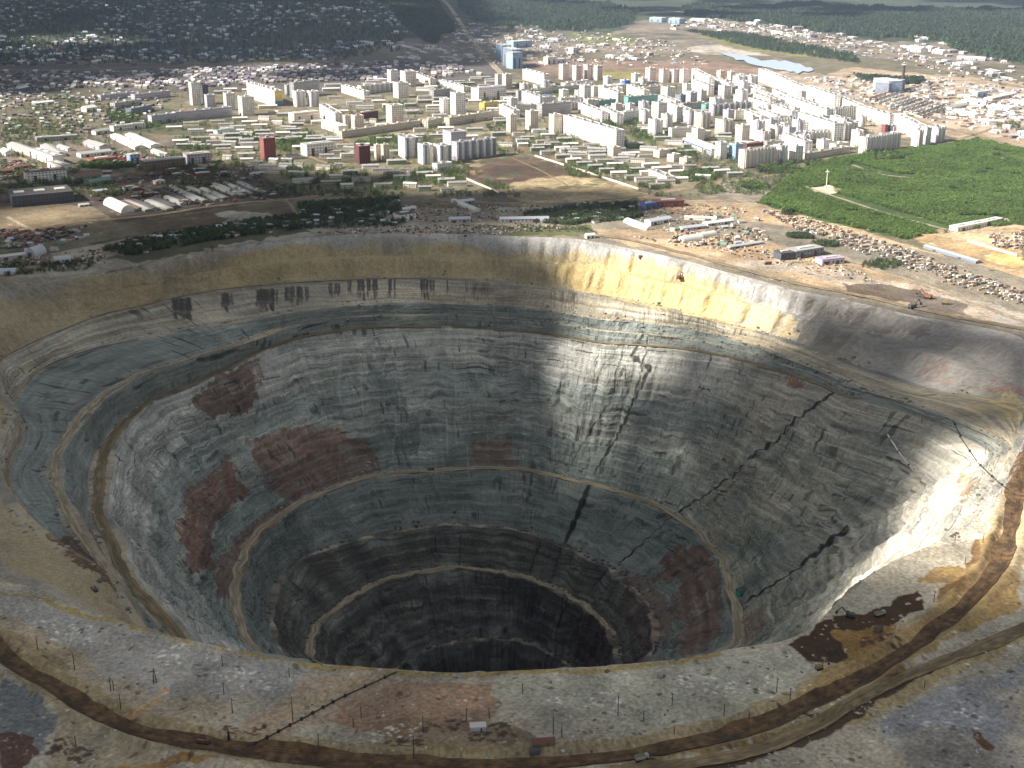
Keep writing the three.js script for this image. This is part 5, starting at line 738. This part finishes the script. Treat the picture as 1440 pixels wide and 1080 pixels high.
// ---------- cottages ----------
const cotG = (() => { const a = box1.clone().toNonIndexed(), b = prism1.clone(); a.scale(1, 0.6, 1); b.scale(1.1, 0.45, 1.15); b.translate(0, 0.602, 0); const paint = (g, c) => { const n = g.attributes.position.count, f = new Float32Array(n * 3); for (let i = 0; i < n; i++) f.set(c, i * 3); g.setAttribute('color', new THREE.BufferAttribute(f, 3)); return g; }; return mergeGeometries([paint(a, [0.7, 0.62, 0.52]), paint(b.index ? b.toNonIndexed() : b, [1, 1, 1])]); })();
const vertMat = new THREE.MeshStandardMaterial({ vertexColors: true, roughness: 0.8 });
const COT = [];
const putCot = (n, poly, s0, s1) => { for (const [x, z] of scatter(n, poly, 1, 1)) { const u = x * 0.9 + z * 0.43, v = z * 0.9 - x * 0.43, vs = Math.round(v / 34) * 34 + rr(-4, 4), us = Math.round(u / 19) * 19 + rr(-3, 3); if (s1 > 16 && fbm(x / 260, z / 260, 3) < 0.43) continue; COT.push([us * 0.9 - vs * 0.43, vs * 0.9 + us * 0.43, rr(s0, s1)]); } };
const nearCot = [];
const cotPoly = [[[[0, 125], [130, 118], [220, 138], [150, 150], [190, 178], [100, 190], [0, 188]], 120, 'small weathered cottage among the trees at left'], [RIMBELT[0], 45, 'small shack in the thicket above the pit rim'], [RIMBELT[1], 40, 'small shack in the thicket below the brown field'], [RIMBELT[2], 50, 'small shack in the long thicket on the left rim'], [[[0, 335], [130, 322], [140, 345], [40, 360], [0, 360]], 20, 'small shack by the left rim road'], [[[930, 300], [1060, 305], [1090, 340], [1000, 350], [930, 330]], 20, 'small store among the rim workshops']];
const cotRoof = ['pale', 'grey', 'dark', 'green', 'rust', 'silver'];
for (const [poly, n, lab] of cotPoly) for (const [x, z] of scatter(n, poly, 1, 1)) {
  const L = rr(6, 10), D = L * rr(0.6, 0.85), h = rr(2.6, 3.6), rk = pick(cotRoof), o = thing('cottage', lab.replace(/^small( weathered)?/, 'small ' + ({ pale: 'pale', grey: 'grey', dark: 'dark', green: 'green', rust: 'rusty', silver: 'silver' })[rk] + '-roofed'), 'cottage', x, z, rr(-0.6, 0.6), 720 + x * scaleAt(z), 0), mt = WALL[pick(['E', 'N', 'C', 'G', 'O'])];
  part('wall', box1, mt, o, 0, 0, 0, L, h, D); part('roof', prism1, ROOF[rk], o, 0, h + 0.003, 0, L + 0.8, rr(1.6, 2.6), D + 0.9); part('door', box1, ROOF.dark, o, L * 0.2, 0, D / 2 + 0.04, 1, 2, 0.08);
}
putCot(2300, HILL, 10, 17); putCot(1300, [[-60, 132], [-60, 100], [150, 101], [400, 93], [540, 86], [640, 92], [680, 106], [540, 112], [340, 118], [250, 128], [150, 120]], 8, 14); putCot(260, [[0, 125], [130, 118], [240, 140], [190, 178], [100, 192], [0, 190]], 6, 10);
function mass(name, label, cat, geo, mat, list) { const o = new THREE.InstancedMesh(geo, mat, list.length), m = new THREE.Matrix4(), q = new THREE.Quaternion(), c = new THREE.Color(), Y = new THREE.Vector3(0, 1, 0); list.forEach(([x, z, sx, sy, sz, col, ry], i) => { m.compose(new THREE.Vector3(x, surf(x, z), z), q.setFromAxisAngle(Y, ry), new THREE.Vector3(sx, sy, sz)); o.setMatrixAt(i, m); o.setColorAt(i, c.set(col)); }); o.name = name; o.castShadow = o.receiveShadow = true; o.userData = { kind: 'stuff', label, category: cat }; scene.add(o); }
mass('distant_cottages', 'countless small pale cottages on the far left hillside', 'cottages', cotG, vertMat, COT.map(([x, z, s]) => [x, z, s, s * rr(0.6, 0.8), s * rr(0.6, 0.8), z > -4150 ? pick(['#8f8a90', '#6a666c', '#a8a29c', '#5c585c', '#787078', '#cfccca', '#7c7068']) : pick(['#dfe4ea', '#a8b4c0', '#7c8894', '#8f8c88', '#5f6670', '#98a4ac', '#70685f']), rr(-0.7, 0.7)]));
// ---------- clutter in the yards ----------
const RUST = ['#7a6252', '#c9bda6', '#5c5650', '#e4ded0', '#8a6a54', '#7c7f84', '#a8947c', '#b8b0a2', '#4c4640'], clut = [];
for (const [n, poly] of [[900, [[1065, 293], [1130, 305], [1200, 326], [1290, 356], [1400, 396], [1440, 410], [1440, 432], [1330, 400], [1200, 352], [1110, 318]]], [110, [[1005, 318], [1072, 322], [1080, 342], [1010, 338]]], [200, [[930, 320], [1000, 328], [1060, 345], [1000, 352], [940, 340]]], [160, [[1390, 330], [1440, 325], [1440, 352], [1400, 348]]]]) for (const [x, z] of scatter(n, poly, 1, 1)) clut.push([x, z, rr(1.2, 6), rr(0.8, 2.6), rr(1, 3), pick(RUST), UA()]);
for (const [n, poly] of [[420, [[440, 322], [560, 318], [760, 316], [830, 322], [700, 330], [450, 330]]], [300, [[560, 285], [760, 288], [740, 312], [570, 312]]], [260, [[900, 280], [1060, 295], [1000, 320], [900, 318]]], [260, [[860, 330], [1100, 372], [1240, 400], [1180, 360], [960, 335]]], [200, [[0, 366], [140, 350], [150, 370], [0, 384]]]]) for (const [x, z] of scatter(n, poly, 1, 1)) clut.push([x, z, rr(1, 4.5), rr(0.6, 2.2), rr(0.8, 2.6), pick(RUST), rr(0, 3)]);
function UA() { return Math.PI / 2 - 1.2 + rr(-0.25, 0.25); }
mass('yard_scrap', 'rusty and pale scrap piled along the far rim and its road', 'scrap', box1, vertMatPlain(), clut);
function vertMatPlain() { return new THREE.MeshStandardMaterial({ roughness: 0.85 }); }
const clut2 = []; for (const [n, poly] of [[420, [[100, 255], [260, 240], [350, 242], [420, 275], [200, 300], [150, 290]]], [160, [[0, 225], [40, 228], [60, 245], [0, 255]]], [140, [[160, 212], [230, 222], [200, 232], [150, 226]]], [140, [[0, 325], [130, 318], [60, 345], [0, 350]]]]) for (const [x, z] of scatter(n, poly, 1, 1)) clut2.push([x, z, rr(2, 9), rr(1, 3), rr(1.5, 4), pick(['#4c4642', '#6c5a4c', '#8a8680', '#9c4a3c', '#b8b0a4', '#3c3c40']), 1.1 + rr(-0.3, 0.3)]);
mass('works_scrap', 'dark scrap and crates lying between the sheds at left', 'scrap', box1, vertMatPlain(), clut2);
const clut3 = []; for (const [n, poly] of [[700, [[600, 44], [760, 36], [960, 62], [1000, 90], [760, 94], [620, 84]]], [600, [[920, 26], [1100, 36], [1260, 66], [1440, 115], [1440, 140], [1280, 90], [1080, 56]]], [700, [[1130, 110], [1300, 105], [1440, 135], [1440, 200], [1330, 175], [1200, 140]]]]) for (const [x, z] of scatter(n, poly, 1, 1)) clut3.push([x, z, rr(4, 18), rr(2, 5), rr(4, 9), pick(['#e8e2d6', '#b8aca0', '#8a7c70', '#d4ccc4', '#706860', '#a8b0bc']), rr(-0.5, 0.9)]);
mass('depot_stores', 'tiny stores and stacks scattered over the far plain', 'stores', box1, vertMatPlain(), clut3);
// ---------- pale fence round the brown field ----------
for (const [lab, x1, y1, x2, y2] of [['pale concrete fence on the brown field, upper left length', 752, 220, 793, 233], ['pale concrete fence on the brown field, middle length', 803, 236, 843, 249], ['pale concrete fence on the brown field, lower right length', 846, 250, 898, 267], ['short pale concrete fence at the left corner of the brown field', 656, 253, 702, 272], ['pale concrete fence beside the sandy yard at right edge', 1360, 340, 1430, 361]]) {
  const a = gp(x1, y1), b = gp(x2, y2), L = Math.hypot(b[0] - a[0], b[1] - a[1]), o = thing('concrete_fence', lab, 'fence', (a[0] + b[0]) / 2, (a[1] + b[1]) / 2, -Math.atan2(b[1] - a[1], b[0] - a[0]), (x1 + x2) / 2, y1), n = Math.round(L / 9);
  for (let i = 0; i < n; i++) { part('panel', box1, WALL.C, o, ((i + 0.5) / n - 0.5) * L, 0.15, 0, L / n - 0.5, 3.2, 0.35); part('post', box1, WALL.G, o, (i / n - 0.5) * L, 0, 0, 0.45, 3.6, 0.5); }
}
// ---------- poles, pylons, masts ----------
const poleMat = std('#3c332a', 0.9), wireMat = std('#2c2a28', 0.7), cyl1 = new THREE.CylinderGeometry(0.5, 0.7, 1, 7).translate(0, 0.5, 0);
const NEARLAND = [[100, 930, 'on the tan strip at lower left'], [220, 960, 'on the grey lip at lower left'], [330, 970, 'on the grey lip left of the cable'], [420, 1030, 'near the cable at lower left'], [560, 1000, 'on the reddish patch'], [600, 1050, 'below the reddish patch'], [670, 1010, 'right of the reddish patch'], [770, 1020, 'on the pale lip by the red-topped trailer'], [900, 1000, 'on the pale lip right of centre'], [1060, 980, 'on the pale spur'], [1330, 800, 'by the dark mud at right'], [1350, 760, 'on the sunlit spur at right'], [110, 1050, 'below the haul road at lower left']];
const nearN = (px, py) => { let b, d = 1e9; for (const l of NEARLAND) { const e = Math.hypot(l[0] - px, (l[1] - py) * 1.5); if (e < d) { d = e; b = l; } } return b[2]; };
function put(name, label, cat, px, py, turn = 0) { const [x, z] = hit(px, py), o = thing(name, label, cat, x, z, turn, px, py); o.position.y = surf(x, z); return [o, scaleAt(z, o.position.y)]; }
for (const [px, py, hp] of [[53, 913, 20], [105, 942, 25], [156, 972, 22], [160, 971, 16], [170, 997, 25], [315, 977, 20], [327, 1003, 24], [412, 1015, 38], [407, 952, 14], [313, 937, 17], [322, 1040, 18], [448, 1050, 22], [107, 1050, 18], [508, 1010, 20], [497, 1023, 16], [595, 1030, 26], [582, 1067, 36], [656, 1015, 22], [688, 1010, 17], [735, 975, 16], [778, 1032, 31], [790, 1037, 20], [869, 1007, 33], [905, 1015, 17], [945, 993, 20], [948, 1033, 14], [1092, 973, 22], [1111, 983, 17], [1053, 1013, 17], [1018, 1007, 20], [1313, 847, 17], [1382, 763, 14], [1343, 760, 13], [1300, 967, 12], [1357, 793, 13], [1385, 640, 16], [1296, 595, 12]]) {
  const [o, s] = put('utility_pole', `thin dark utility pole ${nearN(px, py)}`, 'utility pole', px, py, rr(0, 3)), h = hp / s * 1.06;
  part('shaft', cyl1, poleMat, o, 0, -0.3, 0, 0.42, h, 0.42); const arm = part('crossarm', box1, poleMat, o, 0, h * 0.88, 0.32, 2.6, 0.22, 0.22); for (const k of [-0.45, 0, 0.45]) part('insulator', cyl1, WALL.W, o, k * 2.4, h * 0.88 + 0.225, 0.32, 0.22, 0.45, 0.22);
  if (hp > 24) part('brace', cyl1, poleMat, o, 0, h * 0.84, 0.2, 0.12, h * 0.04, 0.12);
}
function pylon(px, py, hp, label) {
  const [o, s] = put('lattice_pylon', label, 'pylon', px, py, 0.4), h = hp / s * 1.05, w = h * 0.2;
  const bar = (name, a, b, t) => { const v = new THREE.Vector3().subVectors(b, a), m = mesh(name, cyl1, wireMat, o); m.scale.set(t, v.length(), t); m.position.copy(a); m.quaternion.setFromUnitVectors(new THREE.Vector3(0, 1, 0), v.normalize()); };
  const C4 = [[-1, -1], [1, -1], [1, 1], [-1, 1]], at = (i, t) => new THREE.Vector3(C4[i][0] * w * 0.5 * (1 - t * 0.8), t * h, C4[i][1] * w * 0.5 * (1 - t * 0.8));
  for (let i = 0; i < 4; i++) { bar('leg', at(i, -0.03), at(i, 1), 0.28); for (let k = 0; k < 5; k++) bar('brace', at(i, k / 5), at((i + 1) % 4, (k + 1) / 5), 0.16); }
  bar('crossarm', new THREE.Vector3(-w * 0.9, h * 0.8, 0), new THREE.Vector3(w * 0.9, h * 0.8, 0), 0.26);
}
pylon(218, 960, 22, 'dark lattice pylon standing on the grey lip at lower left'); pylon(322, 1042, 17, 'small dark lattice pylon beside the haul road at lower left'); pylon(299, 356, 12, 'small dark lattice pylon on the far left rim');
{ const [x, z] = gp(1162, 264), s = scaleAt(z), o = thing('radio_mast', 'pale radio mast in the sandy clearing of the wood', 'mast', x, z, 0, 1162, 264); part('shaft', cyl1, WALL.C, o, 0, 0, 0, 1.3, 26 / s, 1.3); part('platform', box1, WALL.C, o, 0, 22 / s, 0, 5, 1.2, 5); part('hut', box1, WALL.W, o, 5, 0, 2, 4, 3, 3); }
// cables and pipes laid over the ground
function pipe(name, label, pxs, rad, mat, lift, blocks) {
  const pts = []; for (let i = 0; i + 1 < pxs.length; i++) { const n = 14; for (let j = 0; j < n; j++) { const [x, z] = hit(lerp(pxs[i][0], pxs[i + 1][0], j / n), lerp(pxs[i][1], pxs[i + 1][1], j / n)); pts.push(new THREE.Vector3(x, surf(x, z) + lift, z)); } }
  const o0 = pts[0].clone(), o = new THREE.Group(); o.name = numbered(name); o.position.copy(o0); o.userData = { label, category: 'pipe' }; scene.add(o);
  mesh('pipe', new THREE.TubeGeometry(new THREE.CatmullRomCurve3(pts.map((p) => p.clone().sub(o0))), pts.length * 2, rad, 6), mat, o);
  for (let i = 3; i < pts.length; i += blocks) { const p = pts[i].clone().sub(o0); part('support', box1, wireMat, o, p.x, p.y - lift - 0.4, p.z, 1.5, lift + 1.4, 1.5, rr(0, 1)); }
}
pipe('cable_line', 'dark cable on little blocks running down to the haul road', [[558, 946], [480, 982], [440, 1004], [395, 1028], [350, 1052]], 0.4, wireMat, 0.7, 5);
pipe('pipeline', 'dark pipe running down the sunlit spur at right', [[1340, 592], [1352, 618], [1375, 652], [1400, 676], [1420, 692]], 0.45, wireMat, 0.8, 9); pipe('pipeline', 'white pipe lying on the right wall of the pit', [[1248, 612], [1266, 640], [1290, 670]], 0.8, WALL.W, 0.9, 9);
// ---------- machines ----------
const tyreMat = std('#1e1d1c', 0.9), cabMat = { Y: std('#8f7a4a', 0.6), R: std('#74483e', 0.6), W: std('#a9a69e', 0.6), G: std('#565c52', 0.6), O: std('#8a5a40', 0.6), B: std('#55637c', 0.6), T: std('#3a9c90', 0.6) };
const wheelG = new THREE.CylinderGeometry(1, 1, 0.5, 12).rotateX(Math.PI / 2);
function truck(px, py, turn, col, label, k = 1) {
  const [o] = put('dump_truck', label, 'truck', px, py, turn); o.scale.setScalar(k);
  part('chassis', box1, tyreMat, o, 0, 0.9, 0, 8, 0.5, 2.2); part('cab', box1, cabMat[col], o, 3.1, 1.402, 0, 1.9, 2.1, 2.5); part('windscreen', box1, glassMat, o, 4.07, 2.3, 0, 0.08, 0.9, 2.1);
  const b = part('dump_bed', box1, cabMat[col], o, -1, 1.45, 0, 5.6, 0.5, 2.9); void b; for (const z of [-1.4, 1.4]) part('bed_side', box1, cabMat[col], o, -1, 1.952, z, 5.6, 1.3, 0.16); part('bed_front', box1, cabMat[col], o, 1.86, 1.956, 0, 0.16, 1.7, 2.6); part('load', prism1, std('#8f8678'), o, -1, 1.955, 0, 5, 1.2, 2.5);
  for (const x of [3, -1.4, -3.2]) for (const z of [-1.15, 1.15]) part('wheel', wheelG, tyreMat, o, x, 0.9, z, 0.9, 0.9, 0.9);
}
function excavator(px, py, turn, col, label, k = 1) {
  const [o] = put('excavator', label, 'excavator', px, py, turn); o.scale.setScalar(k);
  for (const z of [-1.3, 1.3]) part('track', box1, tyreMat, o, 0, 0, z, 5, 1.1, 0.8); part('turntable', cyl1, tyreMat, o, 0, 0.8, 0, 2.4, 0.6, 2.4); part('body', box1, cabMat[col], o, -0.8, 1.402, 0, 4.4, 1.8, 3); part('cab', box1, cabMat[col], o, 1.5, 1.406, 0.9, 1.6, 2.4, 1.3); part('window', box1, glassMat, o, 2.32, 2.4, 0.9, 0.06, 1.1, 1.1);
  const bar = (name, a, b, t) => { const v = new THREE.Vector3(b[0] - a[0], b[1] - a[1], 0), m = mesh(name, box1, cabMat[col], o); m.scale.set(t, v.length(), t); m.position.set(a[0], a[1], -0.3); m.rotation.z = -Math.atan2(v.x, v.y); };
  bar('boom', [1.2, 2.2], [5.2, 6.4], 0.7); bar('arm', [5.2, 6.4], [8, 3], 0.5); part('bucket', prism1, tyreMat, o, 8.1, 1.8, -0.3, 1.5, 1.3, 1.4);
}
truck(902, 1069, 0.35, 'W', 'pale grey dump truck driving on the near haul road', 1.0); truck(606, 661, 0.1, 'G', 'dark dump truck on the pale middle bench road'); truck(286, 1046, -0.3, 'R', 'red-brown dump truck on the haul road at lower left'); truck(1237, 866, 0.4, 'W', 'pale grey dump truck beside the dark mud at right'); truck(430, 471, 0.4, 'O', 'rust-brown dump truck on the upper left bench road'); truck(990, 345, 0.6, 'B', 'blue-grey dump truck on the sandy ground by the rim workshops', 1.1); truck(1080, 372, 0.2, 'R', 'red-brown dump truck below the dark rim workshop', 1.1); truck(1330, 428, -0.3, 'Y', 'tan dump truck on the far right rim', 1.1); truck(133, 832, -0.9, 'G', 'grey-green dump truck on the left bench above the lip');
excavator(1283, 434, 0.5, 'G', 'dark excavator standing on the far right rim', 1.6); excavator(1304, 420, 2.4, 'O', 'rust-coloured excavator right of the dark one on the rim', 1.6); excavator(1195, 868, 2.8, 'G', 'dark excavator at the edge of the mud at right', 1.1); excavator(1152, 941, 0.4, 'Y', 'tan excavator at the tip of the dark mud', 0.9); excavator(955, 392, 1, 'R', 'red-brown excavator on the sunlit rim', 1.3);
{ // trailer with red roof, huts
  const hut = (px, py, L, h, D, w, r, label, turn) => { const [o] = put('site_hut', label, 'hut', px, py, turn); part('wall', box1, w, o, 0, 0.4, 0, L, h, D); part('roof', prism1, r, o, 0, h + 0.403, 0, L + 0.6, 0.9, D + 0.6); part('door', box1, ROOF.dark, o, L * 0.2, 0.42, D / 2 + 0.03, 1, 2, 0.06); for (const k of [-0.35, 0.35]) part('skid', box1, tyreMat, o, 0, 0, k * D, L, 0.4, 0.3); };
  hut(764, 1047, 13, 2.8, 4, WALL.N, ROOF.red, 'long hut with red roof beside the haul road', 0.12); hut(752, 1060, 6, 2.6, 3.5, WALL.D, ROOF.dark, 'small dark hut below the red-roofed hut', 0.2); hut(672, 1026, 9, 3, 5, WALL.L, ROOF.pale, 'pale flat hut right of the reddish patch', 0.1); hut(903, 364, 9, 4, 6, WALL.M, ROOF.rust, 'dark red hut on the far sunlit rim', 0.2); hut(1235, 888, 6, 2.8, 3, WALL.N, ROOF.dark, 'brown hut beside the dark mud', 0.5); hut(930, 952, 5, 2.6, 3, WALL.G, ROOF.grey, 'grey hut on the pale lip right of centre', 0.4);
  const [g] = put('pump_house', 'turquoise pump house on the right bench road', 'pump house', 1042, 836, 0.6); part('wall', box1, cabMat.T, g, 0, 0, 0, 10, 6, 6); part('roof', box1, ROOF.dark, g, 0, 6.003, 0, 11, 0.6, 7); part('vent', cyl1, ROOF.dark, g, 2, 6.61, 0, 1, 2.4, 1); part('door', box1, ROOF.dark, g, -2, 0, 3.05, 2, 3, 0.1);
  const [d, s] = put('drill_rig', 'dull red and pale drill rig on the right wall above the gully', 'drill rig', 1190, 750, 0.3), h = 19 / s; for (let i = 0; i < 4; i++) part('mast_section', cyl1, i % 2 ? cabMat.W : cabMat.R, d, 0, h * i / 4, 0, 0.9 - i * 0.12, h / 4 - 0.004, 0.9 - i * 0.12); part('cabin', box1, cabMat.R, d, -2.4, 0, 0, 4, 2.6, 2.6); part('track', box1, tyreMat, d, -1, -0.6, 1.5, 6, 0.9, 0.6); part('track', box1, tyreMat, d, -1, -0.6, -1.5, 6, 0.9, 0.6); part('brace', box1, cabMat.R, d, -1, 0.2, 0, 0.3, h * 0.5, 0.3).rotation.z = -0.25;
}
// parked lorries along the rim road
for (let i = 0; i < 34; i++) { const t = i / 33, px = 1075 + t * 330 + rr(-4, 4), py = 296 + t * 104 + rr(2, 12); const [x, z] = gp(px, py), c = pick(['R', 'W', 'B', 'G', 'O', 'Y']), o = thing('parked_lorry', `small lorry with ${({ R: 'red-brown', W: 'pale grey', B: 'blue', G: 'dark green', O: 'rust-brown', Y: 'tan' })[c]} cab beside the right rim road`, 'lorry', x, z, UA() + (rnd() < 0.5 ? 0 : 3.14), px, py); part('cab', box1, cabMat[c], o, 3.2, 0.8, 0, 1.8, 2.1, 2.4); part('body', box1, WALL[pick(['W', 'N', 'G', 'C'])], o, -0.8, 0.9, 0, 5.8, 2.3, 2.5); for (const x of [2.8, -2.4]) for (const k of [-1, 1]) part('wheel', wheelG, tyreMat, o, x, 0.6, k, 0.6, 0.6, 0.6); }

// ---------- loose rock on the benches and the near plateau ----------
{
  const rockG = new THREE.IcosahedronGeometry(1, 0); { const p = rockG.attributes.position; for (let i = 0; i < p.count; i++) { const k = 0.75 + 0.5 * noise(p.getX(i) * 3 + 9, p.getY(i) * 3 + p.getZ(i) * 5); p.setXYZ(i, p.getX(i) * k, p.getY(i) * k * 0.7, p.getZ(i) * k); } rockG.computeVertexNormals(); }
  const near = [], bench = [];
  for (let i = 0; i < 2800; i++) { const [x, z] = gp(rr(-10, 1450), rr(820, 1085), -42), a = phiOf(x, z), o = Math.hypot(x - PX, z - PZ) - R(0, a); if (o < 2 || haulD(x, z) < 7 || fbm(x / 30, z / 30, 3) < 0.46) continue; const s = 0.3 + 1.5 * rnd() ** 3; near.push([x, z, s, s * rr(0.5, 1), s * rr(0.6, 1), pick(['#a49c8c', '#8f887a', '#b8b0a4', '#7c7264', '#c4bfb6']), rr(0, 6)]); }
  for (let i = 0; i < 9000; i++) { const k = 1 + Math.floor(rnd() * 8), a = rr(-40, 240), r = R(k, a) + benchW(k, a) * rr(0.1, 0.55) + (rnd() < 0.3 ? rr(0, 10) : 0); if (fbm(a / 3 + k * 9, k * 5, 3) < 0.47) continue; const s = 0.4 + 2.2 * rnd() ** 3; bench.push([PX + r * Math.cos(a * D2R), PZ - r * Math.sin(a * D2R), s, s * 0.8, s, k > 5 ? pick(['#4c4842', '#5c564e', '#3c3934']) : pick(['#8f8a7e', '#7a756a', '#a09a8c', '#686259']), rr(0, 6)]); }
  mass('loose_rock', 'loose grey stones scattered over the near plateau', 'stones', rockG, vertMatPlain(), near); mass('bench_rubble', 'fallen rubble lying along the benches of the pit', 'rubble', rockG, vertMatPlain(), bench);
}

settleLabels();
renderer.render(scene, camera);
